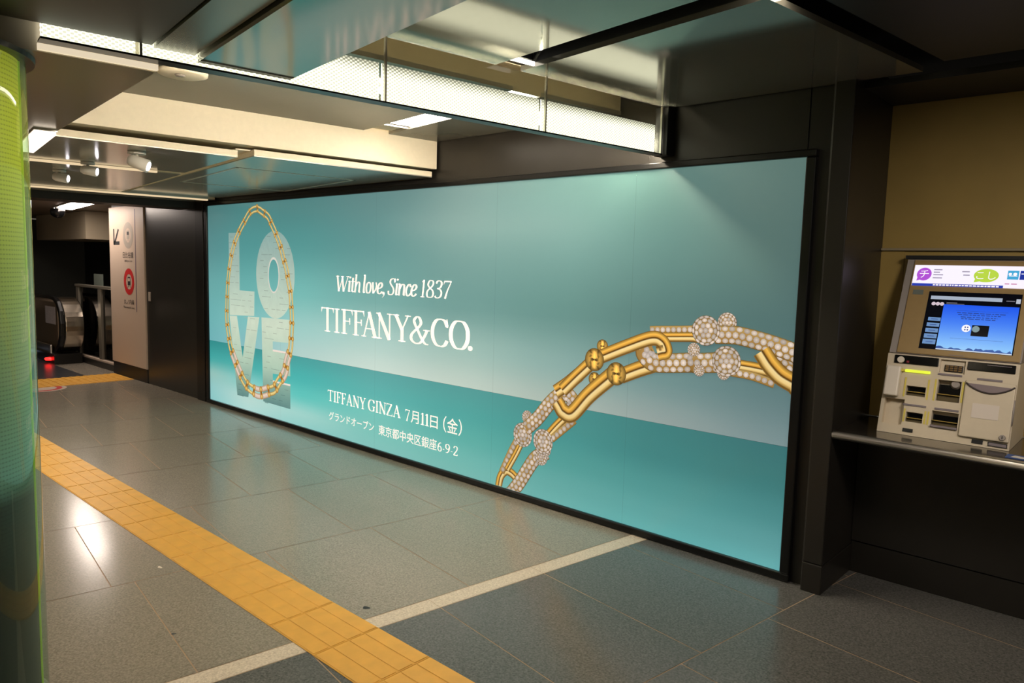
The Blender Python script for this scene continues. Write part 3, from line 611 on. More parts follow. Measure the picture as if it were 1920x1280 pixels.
def grid_print(mb, rows, y):
    rows = {z: [(r*0.965, g*0.995, min(255, b*1.015)) for r, g, b in l] for z, l in rows.items()}
    zs = sorted(rows, reverse=True)
    def interp(x, z):
        for a, b in zip(zs, zs[1:]):
            if z <= a + 1e-6 and z >= b - 1e-6: break
        t = (a - z)/(a-b); t = t*t*(3-2*t)*0.5 + t*0.5
        i = 0
        while i < len(GX)-2 and x > GX[i+1]: i += 1
        u = (x-GX[i])/(GX[i+1]-GX[i]); u = max(0, min(1, u)); u = u*u*(3-2*u)*0.5+u*0.5
        out = []
        for k in range(3):
            c0 = rows[a][i][k]*(1-u)+rows[a][i+1][k]*u; c1 = rows[b][i][k]*(1-u)+rows[b][i+1][k]*u
            out.append(c0*(1-t)+c1*t)
        return lin(out)
    nx, nz = 84, 18
    z1, z0 = zs[0], zs[-1]; a0 = len(mb.v)
    for j in range(nz+1):
        for i in range(nx+1):
            x = PX0 + (PX1-PX0)*i/nx; z = z1 + (z0-z1)*j/nz
            mb.v.append((x, y, z)); mb.c.append(interp(x, z))
    for j in range(nz):
        for i in range(nx):
            a = a0 + j*(nx+1)+i; mb.f.append((a, a+nx+1, a+nx+2, a+1)); mb.m.append(0)
mb = MB(); grid_print(mb, SKY, YP); grid_print(mb, SEA, YP)
link('picture_panel', mb, M['print'], ad)
# faint film seams
SEAM = mat('seam', (96,140,136), 0.3, alpha=0.12)
for X in (-5.62, -4.3, -3.1, -2.11):
    link('seam_or_edge_glow', MB().poly([(X-0.0015, YP-0.0003, PZ0), (X+0.0015, YP-0.0003, PZ0), (X+0.0015, YP-0.0003, PZ1), (X-0.0015, YP-0.0003, PZ1)]), SEAM, ad)
# ---- flat printed shapes with colours per vertex
class Art(MB):
    def __init__(s): super().__init__(); s.lay = 0
    def y(s): return YP - 0.0005 - s.lay*0.00012
    def pv(s, x, z, c):
        s.v.append((x, s.y(), z)); s.c.append(lin(c)); return len(s.v)-1
def smooth_path(pts, n=10):
    if len(pts) < 3: pts = [pts[0], ((pts[0][0]+pts[-1][0])/2, (pts[0][1]+pts[-1][1])/2), pts[-1]]
    P = [pts[0]] + list(pts) + [pts[-1]]; out = []
    for i in range(1, len(P)-2):
        p0, p1, p2, p3 = P[i-1], P[i], P[i+1], P[i+2]
        for k in range(n):
            t = k/n; out.append(tuple(0.5*((2*p1[d]) + (-p0[d]+p2[d])*t + (2*p0[d]-5*p1[d]+4*p2[d]-p3[d])*t*t + (-p0[d]+3*p1[d]-3*p2[d]+p3[d])*t**3) for d in (0,1)))
    out.append(tuple(pts[-1])); return out
GOLD = [(-1.0,(92,66,26)), (-0.86,(150,112,48)), (-0.55,(226,178,78)), (-0.30,(204,150,62)), (-0.12,(92,60,18)), (-0.02,(88,58,18)), (0.12,(228,206,150)), (0.45,(224,196,130)), (0.62,(190,152,84)), (0.82,(100,72,28)), (1.0,(128,96,44))]
def ramp(st, t):
    for (a, ca), (b, cb) in zip(st, st[1:]):
        if t <= b:
            u = (t-a)/(b-a); return tuple(ca[k]*(1-u)+cb[k]*u for k in range(3))
    return st[-1][1]
def inside(x, z): return min(max(x, PX0+0.002), PX1-0.002), min(max(z, PZ0+0.002), PZ1-0.002)
def normals(path):
    out = []
    for i, p in enumerate(path):
        a, b = path[max(0, i-1)], path[min(len(path)-1, i+1)]
        dx, dz = b[0]-a[0], b[1]-a[1]; L = math.hypot(dx, dz) or 1; out.append((-dz/L, dx/L))
    return out
def cap_path(path, w, k=0.35):
    (x0, z0), (x1, z1) = path[0], path[1]; L = math.hypot(x1-x0, z1-z0) or 1; a = (x0-(x1-x0)/L*w*k, z0-(z1-z0)/L*w*k)
    (x0, z0), (x1, z1) = path[-1], path[-2]; L = math.hypot(x1-x0, z1-z0) or 1; b = (x0-(x1-x0)/L*w*k, z0-(z1-z0)/L*w*k)
    return [a] + path + [b]
PALE = [(-1,(150,118,56)), (-0.4,(238,218,150)), (0.3,(222,194,118)), (1,(140,106,48))]
PINK = [(-1,(170,142,110)), (-0.3,(232,212,200)), (0.4,(214,192,178)), (1,(160,128,92))]
def gold_tube(A, pts, w, n=10, prof=GOLD):
    w *= 1.28; path = smooth_path(pts, n)
    if n > 5: path = cap_path(path, w)
    nor = normals(path); rows = []
    if nor[len(nor)//2][1] < 0: nor = [(-a, -b) for a, b in nor]
    for (p, q) in zip(path, nor):
        r = []
        for t, c in prof:
            x, z = inside(p[0]-q[0]*t*w/2, p[1]-q[1]*t*w/2); r.append(A.pv(x, z, c))
        rows.append(r)
    for a, b in zip(rows, rows[1:]):
        for k in range(len(a)-1): A.f.append((a[k], b[k], b[k+1], a[k+1])); A.m.append(0)
    A.lay += 1
def dot(A, x, z, rx, c0, c1, rz=None, ang=0.0, n=8):
    rz = rz or rx
    X, Z = inside(x, z)
    if abs(X-x) > rx*0.6 or abs(Z-z) > rz*0.6: return
    c = A.pv(x, z, c0); rr = []
    for k in range(n):
        a = 2*PI*k/n; u, v = rx*math.cos(a), rz*math.sin(a)
        q = inside(x+u*math.cos(ang)-v*math.sin(ang), z+u*math.sin(ang)+v*math.cos(ang)); rr.append(A.pv(*q, c1))
    for k in range(n): A.f.append((c, rr[k], rr[(k+1) % n])); A.m.append(0)
rnd = random.Random(7)
def dia_col():
    v = rnd.uniform(0.86, 1.08); return tuple(min(255, k*v) for k in (214,202,194)), tuple(k*v for k in (176,164,156))
def dia_tube(A, pts, w):
    w *= 1.18; path = cap_path(smooth_path(pts, 12), w, 0.3); nor = normals(path); rows = []
    if nor[len(nor)//2][1] < 0: nor = [(-a, -b) for a, b in nor]
    prof = [(-1,(104,82,40)), (-0.8,(176,146,88)), (0,(158,124,70)), (0.8,(150,116,60)), (1,(96,72,34))]
    for p, q in zip(path, nor):
        rows.append([A.pv(*inside(p[0]-q[0]*t*w/2, p[1]-q[1]*t*w/2), c) for t, c in prof])
    for a, b in zip(rows, rows[1:]):
        for k in range(4): A.f.append((a[k], b[k], b[k+1], a[k+1])); A.m.append(0)
    A.lay += 1
    nr = 1 if w < 0.058 else 3
    rad = w*0.33 if nr == 1 else w*0.175
    step = rad*2.25; d = rad; L = [0]
    for a, b in zip(path, path[1:]): L.append(L[-1]+math.hypot(b[0]-a[0], b[1]-a[1]))
    i = 0; kk = 0
    while d < L[-1]-rad*0.6:
        for r in range(nr):
            dd = d + (step/2 if r % 2 else 0)
            if dd > L[-1]-rad*0.6: continue
            j = 0
            while j < len(L)-2 and L[j+1] < dd: j += 1
            u = (dd-L[j])/((L[j+1]-L[j]) or 1); p = [path[j][k]*(1-u)+path[j+1][k]*u for k in (0,1)]; q = nor[j]
            off = (r-(nr-1)/2)*w*0.325; c0, c1 = dia_col(); sq = 0.78 if nr > 1 and r != 1 else 1.0
            dot(A, p[0]+q[0]*off, p[1]+q[1]*off, rad, c0, c1, rad*sq, math.atan2(-q[0], q[1]))
        d += step
    A.lay += 1
def ball(A, c, r, gold):
    x, z = c; ringn = 6; n = 24; rows = []
    for j in range(ringn+1):
        f = j/ringn; rr = []
        for k in range(n):
            a = 2*PI*k/n; u, v = f*math.cos(a), f*math.sin(a)
            if gold:
                b = 0.95-0.55*f**3; hl = max(0, 1-abs(u)*3.2)*(0.35 if abs(abs(v)-0.45) < 0.35 else 0.0); dk = 0.55 if (abs(u) > 0.32 and abs(u) < 0.46 and f < 0.9) else 1.0
                mid = 0.35 if (abs(v) < 0.10 and abs(u) < 0.3) else 1.0
                col = tuple(min(255, k2*(b+hl)*dk*mid) for k2 in (220,172,82))
            else: col = tuple(k2*(1.0-0.35*f**3) for k2 in (164,132,78))
            rr.append(A.pv(*inside(x+r*u, z+r*v), col))
        rows.append(rr)
    for a, b in zip(rows, rows[1:]):
        for k in range(n): A.f.append((a[k], a[(k+1) % n], b[(k+1) % n], b[k])); A.m.append(0)
    A.lay += 1
    if not gold:
        dr = r*0.185
        for (rad, m) in ((0.0, 1), (0.36, 6), (0.68, 11), (0.9, 15)):
            for k in range(m):
                a = 2*PI*(k+0.3*rad*10)/m; c0, c1 = dia_col(); sq = math.sqrt(max(0.12, 1-rad*rad))
                dot(A, x+r*rad*math.cos(a), z+r*rad*math.sin(a), dr*max(sq, 0.45), c0, c1, dr, a)
        A.lay += 1
A = Art()
for kind, pts, w in CHAIN:
    if kind == 'g': gold_tube(A, pts, w)
    elif kind == 'd': dia_tube(A, pts, w)
    else: ball(A, pts[0], w, kind == 'G')
link('printed_chain', A, M['print'], ad)

# ---- printed stone letters L O V E with a thin necklace hung around them
LOVE = [[(-6.521,1.653),(-6.321,1.651),(-6.323,1.131),(-6.053,1.131),(-6.062,0.913),(-6.519,0.893)],
        [(-6.521,0.888),(-6.378,0.893),(-6.279,0.517),(-6.175,0.901),(-5.972,0.907),(-6.181,0.163),(-6.386,0.155)],
        [(-5.934,0.909),(-5.466,0.918),(-5.466,0.722),(-5.744,0.712),(-5.744,0.641),(-5.466,0.642),(-5.463,0.441),(-5.747,0.431),(-5.747,0.371),(-5.462,0.373),(-5.463,0.160),(-5.914,0.163)]]
def love_col(x, z):
    b = ramp([(0.1,(84,128,130)), (0.3,(128,168,158)), (0.5,(178,206,188)), (0.85,(206,222,204)), (1.1,(190,212,198)), (1.4,(166,192,184)), (1.7,(140,176,174))], z)
    n = rnd.uniform(0.985, 1.015); return tuple(k*n for k in b)
A = Art(); A.lay = 0
import bmesh
def art_poly(A, outline, hole=None):
    bmx = bmesh.new(); vs = [bmx.verts.new((x, 0, z)) for x, z in outline]; es = [bmx.edges.new((vs[i], vs[(i+1) % len(vs)])) for i in range(len(vs))]
    if hole:
        hs = [bmx.verts.new((x, 0, z)) for x, z in hole]; es += [bmx.edges.new((hs[i], hs[(i+1) % len(hs)])) for i in range(len(hs))]
    bmesh.ops.triangle_fill(bmx, edges=es, use_beauty=True)
    for k in range(4): bmesh.ops.subdivide_edges(bmx, edges=[e for e in bmx.edges if e.calc_length() > 0.09], cuts=1); bmesh.ops.triangulate(bmx, faces=bmx.faces[:])
    ix = {v: A.pv(v.co.x, v.co.z, love_col(v.co.x, v.co.z)) for v in bmx.verts}
    for f in bmx.faces: A.f.append(tuple(ix[v] for v in f.verts)); A.m.append(0)
    bmx.free()
el = lambda cx, cz, rx, rz, n=40, p=1.0: [(cx+rx*math.copysign(abs(math.cos(2*PI*i/n))**p, math.cos(2*PI*i/n)), cz+rz*math.copysign(abs(math.sin(2*PI*i/n))**p, math.sin(2*PI*i/n))) for i in range(n)]
for o in LOVE: art_poly(A, o)
art_poly(A, el(-5.705, 1.287, 0.315, 0.374), el(-5.724, 1.281, 0.080, 0.137))
A.lay += 1
def inpoly(x, z, P):
    r = False
    for (x0, z0), (x1, z1) in zip(P, P[1:]+P[:1]):
        if (z0 > z) != (z1 > z) and x < (x1-x0)*(z-z0)/(z1-z0)+x0: r = not r
    return r
polys = LOVE + [el(-5.705, 1.287, 0.315, 0.374)]
for k in range(260):                                   # short chisel marks between the stone courses
    x, z = rnd.uniform(-6.5, -5.42), rnd.uniform(0.17, 1.63); P = [p for p in polys if inpoly(x-0.03, z, p) and inpoly(x+0.03, z, p)]
    if not P or (abs(x+5.724) < 0.13 and abs(z-1.281) < 0.15): continue
    c = tuple(v*0.84 for v in love_col(x, z)); z = round(z/0.052)*0.052
    a = [A.pv(x-0.03, z, c), A.pv(x+0.03, z, c), A.pv(x+0.03, z+0.005, c), A.pv(x-0.03, z+0.005, c)]; A.f.append(tuple(a)); A.m.append(0)
A.lay += 1
for (a, b, c_, d_, z0, z1) in ((-5.744,-5.470,-5.744,-5.470,0.627,0.643), (-5.747,-5.462,-5.747,-5.462,0.357,0.372)):
    q = [A.pv(a, z0, (238,222,214)), A.pv(b, z0, (238,222,214)), A.pv(b, z1, (240,226,218)), A.pv(a, z1, (240,226,218))]; A.f.append(tuple(q)); A.m.append(0)
rim = el(-5.724, 1.281, 0.080, 0.137); rim2 = el(-5.724, 1.284, 0.094, 0.155)
for i in range(40):
    j = (i+1) % 40; q = [A.pv(*rim[i], (222,220,212)), A.pv(*rim[j], (222,220,212)), A.pv(*rim2[j], (214,216,206)), A.pv(*rim2[i], (214,216,206))]; A.f.append(tuple(q)); A.m.append(0)
link('printed_letters', A, M['print'], ad)
A = Art(); A.lay = 6
path = smooth_path(NECK + [NECK[0]], 14); Ls = [0]
for a, b in zip(path, path[1:]): Ls.append(Ls[-1]+math.hypot(b[0]-a[0], b[1]-a[1]))
def at(d):
    d %= Ls[-1]; j = 0
    while j < len(Ls)-2 and Ls[j+1] < d: j += 1
    u = (d-Ls[j])/((Ls[j+1]-Ls[j]) or 1); x = path[j][0]*(1-u)+path[j+1][0]*u; z = path[j][1]*(1-u)+path[j+1][1]*u
    dx, dz = path[j+1][0]-path[j][0], path[j+1][1]-path[j][1]; L = math.hypot(dx, dz) or 1; return x, z, -dz/L, dx/L
N = 33; step = Ls[-1]/N
lay0 = A.lay
for i in range(N):
    d0, d1 = i*step, (i+1)*step; x, z, nx, nz = at(d0+step/2)
    w = 0.050 if z > 1.0 else 0.050 + (1.0-z)*0.035
    pave = (z < 0.62 and (i % 4 in (0, 1)))
    for s in (-1, 1):
        pts = [(at(d0-0.01+(step+0.02)*t)[0]+s*at(d0+step*t)[2]*w*0.42, at(d0-0.01+(step+0.02)*t)[1]+s*at(d0+step*t)[3]*w*0.42) for t in (0, 0.35, 0.65, 1)]
        A.lay = lay0
        gold_tube(A, pts, w*(0.52 if pave else 0.34), n=3, prof=PINK if pave else PALE)
for i in range(N):
    x, z, nx, nz = at(i*step); w = 0.050 if z > 1.0 else 0.050 + (1.0-z)*0.035
    A.lay = lay0+2
    for s in (-1, 1): dot(A, x+s*nx*w*0.42, z+s*nz*w*0.42, w*0.36, (244,208,120), (160,112,44))
    A.lay = lay0+3; dot(A, x, z, w*0.24, (128,80,26), (170,118,46))
link('printed_necklace', A, M['print'], ad)

# ---- lettering: pen strokes, thick stems and thin hairlines
TK, TN = 0.115, 0.040
class Pen:
    def __init__(s): s.st = []                                # list of (points, [half widths])
    def line(s, pts, w): s.st.append((pts, [w/2]*len(pts))); return s
    def taper(s, pts, w0, w1): n = len(pts); s.st.append((pts, [(w0+(w1-w0)*i/(n-1))/2 for i in range(n)])); return s
    def curve(s, pts, tk=TK, tn=TN, n=9, pw=1.3):
        P = smooth_path(pts, n); ws = []
        for i in range(len(P)):
            a, b = P[max(0, i-1)], P[min(len(P)-1, i+1)]; L = math.hypot(b[0]-a[0], b[1]-a[1]) or 1
            ws.append((tn+(tk-tn)*(abs(b[1]-a[1])/L)**pw)/2)
        s.st.append((P, ws)); return s
    def dotp(s, x, y, r): s.st.append(([(x+r*math.cos(2*PI*i/14), y+r*math.sin(2*PI*i/14)) for i in range(14)], None)); return s
def serif(p, x, y, w=0.27): return p.line([(x-w/2, y), (x+w/2, y)], TN)
def glyph(ch):
    p = Pen(); st = lambda x, y0=0, y1=1, k=TK: p.line([(x, y0), (x, y1)], k)
    b, t = TN/2, 1-TN/2
    if ch == 'T':
        st(.32); serif(p, .32, b); p.line([(.03, t), (.61, t)], TN*1.3); p.taper([(.045, 1), (.02, .80)], .06, .01); p.taper([(.595, 1), (.62, .80)], .06, .01); return p, .64
    if ch == 'I': st(.15); serif(p, .15, b); serif(p, .15, t); return p, .30
    if ch == 'F':
        st(.14); serif(p, .14, b); p.line([(.01, t), (.50, t)], TN*1.3); p.taper([(.475, 1), (.51, .78)], .07, .01); p.line([(.14, .53), (.38, .53)], TN); p.taper([(.38, .66), (.39, .40)], .05, .03); return p, .52
    if ch == 'A':
        p.line([(.10, 0), (.335, .99)], TN*1.2); p.line([(.32, 1), (.58, 0)], TK*1.08); p.line([(.17, .33), (.48, .33)], TN); serif(p, .10, b, .2); serif(p, .57, b, .26); return p, .70
    if ch == 'N':
        p.line([(.12, 0), (.12, 1)], TN*1.2); p.line([(.10, 1), (.54, 0)], TK*1.12); p.line([(.55, 0), (.55, 1)], TN*1.2); serif(p, .12, b, .22); serif(p, .06, t, .14); serif(p, .55, t, .22); return p, .66
    if ch == 'Y':
        p.line([(.10, 1), (.35, .45)], TK*1.05); p.line([(.58, 1), (.36, .46)], TN*1.2); st(.35, 0, .48); serif(p, .35, b); serif(p, .11, t, .24); serif(p, .57, t, .22); return p, .68
    if ch == '&':
        p.curve([(.70, .52), (.60, .30), (.44, .06), (.24, 0.01), (.07, .12), (.06, .30), (.20, .47), (.36, .62), (.45, .78), (.38, .96), (.27, .98), (.17, .86), (.20, .72), (.32, .50), (.50, .18), (.64, .03), (.76, .02)], TK*.95); serif(p, .68, .52, .26); return p, .78
    if ch == 'C':
        p.curve([(.58, .74), (.50, .93), (.36, 1.0-b), (.20, .93), (.09, .72), (.065, .5), (.09, .28), (.20, .07), (.36, b), (.50, .07), (.585, .24)], TK*1.05); p.taper([(.575, 1), (.59, .70)], .03, .06); return p, .62
    if ch == 'G':
        p.curve([(.58, .76), (.50, .93), (.36, 1.0-b), (.20, .93), (.09, .72), (.065, .5), (.09, .28), (.20, .07), (.36, b), (.48, .05), (.56, .12)], TK*1.05); p.taper([(.575, 1), (.59, .72)], .03, .06); st(.56, .04, .40); serif(p, .54, .41, .26); return p, .68
    if ch == 'O':
        p.curve([(.34, 1-b), (.20, .94), (.09, .74), (.06, .5), (.09, .26), (.20, .06), (.34, b), (.48, .06), (.59, .26), (.62, .5), (.59, .74), (.48, .94), (.34, 1-b)], TK*1.1); return p, .68
    if ch == 'Z':
        p.line([(.04, t), (.50, t)], TN*1.2); p.line([(.47, .98), (.06, .02)], TK); p.line([(.04, b), (.52, b)], TN*1.2); p.taper([(.05, 1), (.03, .80)], .05, .01); p.taper([(.51, 0), (.54, .22)], .05, .01); return p, .56
    if ch == '.': return p.dotp(.09, .085, .085), .18
    if ch == ',':
        p.dotp(.09, .08, .08); p.taper([(.15, .07), (.13, -.08), (.03, -.2)], .06, .015); return p, .18
    if ch == '-': return p.line([(.04, .33), (.26, .33)], TN*1.3), .30
    # digits
    if ch == '1': st(.18); serif(p, .18, b, .3); p.taper([(.18, .98), (.04, .86)], .06, .03); return p, .36
    if ch == '7':
        p.line([(.05, .96), (.50, .96)], .07); p.taper([(.06, .97), (.03, .78)], .05, .015); p.taper([(.48, .96), (.30, .45), (.20, 0)], .04, TK); return p, .52
    if ch == '8': p.curve([(.26, .53), (.12, .66), (.09, .80), (.16, .95), (.26, .98), (.38, .94), (.42, .80), (.36, .66), (.26, .55), (.12, .42), (.06, .24), (.12, .05), (.26, .02), (.42, .06), (.47, .24), (.40, .42), (.26, .53)], TK*.85); return p, .52
    if ch == '3': p.curve([(.06, .82), (.12, .95), (.24, .98), (.36, .92), (.39, .76), (.32, .60), (.18, .54), (.34, .48), (.43, .32), (.40, .12), (.26, .02), (.12, .03), (.05, .12)], TK*.9); return p, .48
    if ch == '6': p.curve([(.44, .92), (.30, .92), (.15, .74), (.07, .44), (.09, .16), (.24, .02), (.40, .09), (.45, .30), (.38, .50), (.24, .56), (.10, .44)], TK*.9); return p, .50
    if ch == '9': p.curve([(.08, .08), (.22, .08), (.37, .26), (.45, .56), (.43, .84), (.28, .98), (.12, .91), (.07, .70), (.14, .50), (.28, .44), (.42, .56)], TK*.9); return p, .50
    if ch == '2': p.curve([(.07, .76), (.12, .94), (.26, .98), (.40, .90), (.42, .72), (.32, .48), (.14, .22), (.06, .05)], TK*.85); p.line([(.05, .045), (.44, .045)], .085); p.taper([(.42, .03), (.46, .2)], .06, .02); return p, .50
    # lower case and capitals of the italic line (drawn upright, sheared later)
    X = .70; LT, LN = .105, .035
    if ch == 'W': p.line([(.06, 1), (.22, 0)], LT); p.line([(.40, .96), (.23, .02)], LN*1.3); p.line([(.37, 1), (.52, 0)], LT); p.line([(.74, 1), (.53, .02)], LN*1.3); serif(p, .08, t, .2); serif(p, .38, t, .2); serif(p, .72, t, .2); return p, .80
    if ch == 'i': p.line([(.10, .03), (.10, X)], LT); p.line([(.03, X-.03), (.12, X)], LN*1.4); p.line([(.08, .02), (.19, .06)], LN*1.4); p.dotp(.115, .93, .06); return p, .22
    if ch == 't': p.line([(.10, .06), (.10, .92)], LT); p.line([(.0, X-.02), (.23, X-.02)], LN); p.curve([(.10, .1), (.15, .02), (.24, .07)], LT*.8); return p, .26
    if ch == 'h': p.line([(.09, 0), (.09, 1.14)], LT); p.curve([(.10, .40), (.20, .64), (.31, .66), (.35, .5), (.35, .05)], LT); p.line([(.34, .02), (.44, .05)], LN*1.3); p.line([(.02, 1.1), (.10, 1.13)], LN*1.4); return p, .44
    if ch == 'l': p.line([(.09, .03), (.09, 1.14)], LT); p.line([(.02, 1.1), (.10, 1.13)], LN*1.4); p.line([(.08, .02), (.18, .06)], LN*1.4); return p, .20
    if ch == 'o': p.curve([(.20, X), (.09, .58), (.055, .34), (.10, .08), (.20, .015), (.31, .10), (.345, .36), (.30, .60), (.20, X)], LT); return p, .40
    if ch == 'v': p.line([(.08, X), (.17, .02)], LT); p.curve([(.17, .03), (.30, .26), (.34, .50), (.29, X)], LT*.75); return p, .38
    if ch == 'e': p.curve([(.08, .33), (.24, .40), (.31, .55), (.25, X-.01), (.14, .64), (.06, .40), (.07, .14), (.16, .02), (.27, .07), (.33, .17)], LT); return p, .36
    if ch == 'S': p.curve([(.46, .78), (.42, .94), (.29, .98), (.15, .90), (.13, .74), (.22, .60), (.36, .44), (.43, .24), (.36, .06), (.22, .01), (.08, .06), (.05, .24)], LT*1.05); p.taper([(.475, 1), (.455, .74)], .025, .045); return p, .50
    if ch == 'n': p.line([(.09, 0), (.09, X)], LT); p.curve([(.10, .40), (.20, .64), (.31, .66), (.35, .5), (.35, .05)], LT); p.line([(.02, X-.03), (.10, X)], LN*1.4); p.line([(.34, .02), (.44, .05)], LN*1.3); return p, .44
    if ch == 'c': p.curve([(.30, .54), (.25, X-.02), (.16, .66), (.07, .46), (.06, .20), (.15, .02), (.26, .06), (.32, .16)], LT); return p, .34
    if ch == '(': p.curve([(.26, 1.12), (.12, .84), (.07, .46), (.12, .10), (.26, -.18)], LT*.7, .02); return p, .30
    if ch == ')': p.curve([(.04, 1.12), (.18, .84), (.23, .46), (.18, .10), (.04, -.18)], LT*.7, .02); return p, .30
    return p, .3
def lay_glyph(mb, ch, x0, x1, z0, h, shear=0.0, y=None, map3=None):
    p, w = glyph(ch); y = YP-0.0012 if y is None else y; sx = (x1-x0)/w
    f = map3 or (lambda u, v: (x0+u*sx + shear*v*h, y, z0+v*h))
    for pts, ws in p.st:
        if ws is None: mb.poly([f(*q) for q in pts]); continue
        n = len(pts); L, R = [], []
        for i in range(n):
            a, b = pts[max(0, i-1)], pts[min(n-1, i+1)]; dx, dy = b[0]-a[0], b[1]-a[1]; l = math.hypot(dx, dy) or 1
            nx, ny = -dy/l*ws[i], dx/l*ws[i]; L.append((pts[i][0]+nx, pts[i][1]+ny)); R.append((pts[i][0]-nx, pts[i][1]-ny))
        for i in range(n-1): mb.poly([f(*L[i]), f(*R[i]), f(*R[i+1]), f(*L[i+1])])
def word(mb, s, x0, x1, z0, h, sp=0.03):
    ws = [glyph(c)[1]+sp for c in s]; k = (x1-x0)/sum(ws); x = x0
    for c, w in zip(s, ws): lay_glyph(mb, c, x, x+(w-sp)*k, z0, h); x += w*k
M['letter'] = mat('letter_white', (255,236,220), 0.3, em=(255,236,230), es=0.84)
mb = MB()
for c, a, b in [('T',-5.001,-4.823),('I',-4.823,-4.745),('F',-4.728,-4.577),('F',-4.577,-4.431),('A',-4.466,-4.265),('N',-4.285,-4.101),('Y',-4.092,-3.899),('&',-3.905,-3.707),('C',-3.690,-3.517),('O',-3.508,-3.313),('.',-3.330,-3.284)]:
    lay_glyph(mb, c, a, b, 0.864, 0.187)
link('lettering', mb, M['letter'], ad)
mb = MB()
for c, a, b in [('W',-4.812,-4.630),('i',-4.652,-4.600),('t',-4.612,-4.552),('h',-4.570,-4.480),('l',-4.464,-4.420),('o',-4.428,-4.348),('v',-4.362,-4.284),('e',-4.293,-4.216),(',',-4.226,-4.190),('S',-4.165,-4.078),('i',-4.086,-4.038),('n',-4.055,-3.958),('c',-3.970,-3.902),('e',-3.914,-3.838),('1',-3.806,-3.752),('8',-3.752,-3.662),('3',-3.666,-3.582),('7',-3.588,-3.500)]:
    lay_glyph(mb, c, a+(b-a)*0.04, b-(b-a)*0.06, 1.186, 0.118, shear=0.14)
link('lettering', mb, M['letter'], ad)
mb = MB(); word(mb, 'TIFFANY', -4.906, -4.402, 0.315, 0.086); link('lettering', mb, M['letter'], ad)
mb = MB(); word(mb, 'GINZA', -4.380, -3.992, 0.315, 0.086); link('lettering', mb, M['letter'], ad)
mb = MB()
for c, a, b in (('6',-3.602,-3.560),('-',-3.552,-3.530),('9',-3.526,-3.480),('-',-3.472,-3.450),('2',-3.446,-3.402)): lay_glyph(mb, c, a, b, 0.156, 0.064)
link('lettering', mb, M['letter'], ad)
def cjk(mb, s, fit, to3):
    """glyph outlines of the built-in font, scaled into the box fit = (x0, x1, z0, z1), mapped by to3(u, v)"""
    cu = bpy.data.curves.new('t', 'FONT'); cu.body = s; cu.resolution_u = 3; ob = bpy.data.objects.new('t', cu); COL.objects.link(ob)
    dg = bpy.context.evaluated_depsgraph_get(); me = bpy.data.meshes.new_from_object(ob.evaluated_get(dg))
    bpy.data.objects.remove(ob); bpy.data.curves.remove(cu)
    if not me.vertices: return
    xs = [v.co.x for v in me.vertices]; ys = [v.co.y for v in me.vertices]; ax, bx, ay, by = min(xs), max(xs), min(ys), max(ys)
    n = len(mb.v)
    for v in me.vertices: mb.v.append(to3(fit[0]+(v.co.x-ax)/(bx-ax)*(fit[1]-fit[0]), fit[2]+(v.co.y-ay)/((by-ay) or 1)*(fit[3]-fit[2])))
    for p in me.polygons: mb.f.append(tuple(n+i for i in p.vertices)); mb.m.append(0)
    bpy.data.meshes.remove(me)
wall3 = lambda u, v: (u, YP-0.0013, v)
mb = MB(); lay_glyph(mb, '7', -3.948, -3.895, 0.308, 0.082); word(mb, '11', -3.782, -3.690, 0.308, 0.082, 0.0)
cjk(mb, '月', (-3.884, -3.800, 0.304, 0.390), wall3); cjk(mb, '日', (-3.680, -3.604, 0.304, 0.388), wall3); link('lettering', mb, M['letter'], ad)
mb = MB(); lay_glyph(mb, '(', -3.552, -3.516, 0.312, 0.082); lay_glyph(mb, ')', -3.402, -3.366, 0.312, 0.082)
cjk(mb, '金', (-3.510, -3.408, 0.300, 0.400), wall3); link('lettering', mb, M['letter'], ad)
mb = MB(); cjk(mb, 'グランドオープン', (-4.888, -4.306, 0.164, 0.232), wall3); link('lettering', mb, M['letter'], ad)
mb = MB(); cjk(mb, '東京都中央区銀座', (-4.248, -3.612, 0.154, 0.230), wall3); link('lettering', mb, M['letter'], ad)
# captions of the far line sign
sg3 = lambda u, v: (u, -0.0238, v)
mb = MB(); cjk(mb, '日比谷線', (-9.07, -8.76, 1.395, 1.468), sg3); cjk(mb, 'Hibiya Line', (-9.02, -8.80, 1.345, 1.378), sg3)
link('caption', mb, M['ink'], sg)
mb = MB(); cjk(mb, '丸ノ内線', (-9.07, -8.77, 0.865, 0.925), sg3); cjk(mb, 'Marunouchi Line', (-9.085, -8.765, 0.818, 0.845), sg3)
link('caption', mb, M['ink'], sg)
# ================================================================== TICKET MACHINE
MX = -0.911
tm = thing('ticket_machine', 'beige ticket machine with a lit blue touch screen, standing on the steel counter', 'ticket machine', (MX+0.24, 0.29, 0.737))
P0 = Vector((MX, 0.115, 0.738)); CD = Vector((0, 0.085, 0.328)).normalized(); CN = Vector((0, -CD.z, CD.y))
D0 = Vector((MX, 0.215, 1.075)); DD = Vector((0, 0.19, 0.42)).normalized(); DN = Vector((0, -DD.z, DD.y))
def c3(u, v, d=0.0): return tuple(P0 + Vector((u, 0, 0)) + v*CD + d*CN)
def d3(u, v, d=0.0): return tuple(D0 + Vector((u, 0, 0)) + v*DD + d*DN)
MW = 0.481
def pbox(f, u0, u1, v0, v1, d0, d1, mb=None, mi=0):
    mb = mb or MB(); mb.prism([f(u0,v0,d0), f(u1,v0,d0), f(u1,v1,d0), f(u0,v1,d0)], Vector(f(0,0,d1))-Vector(f(0,0,d0)), mi); return mb
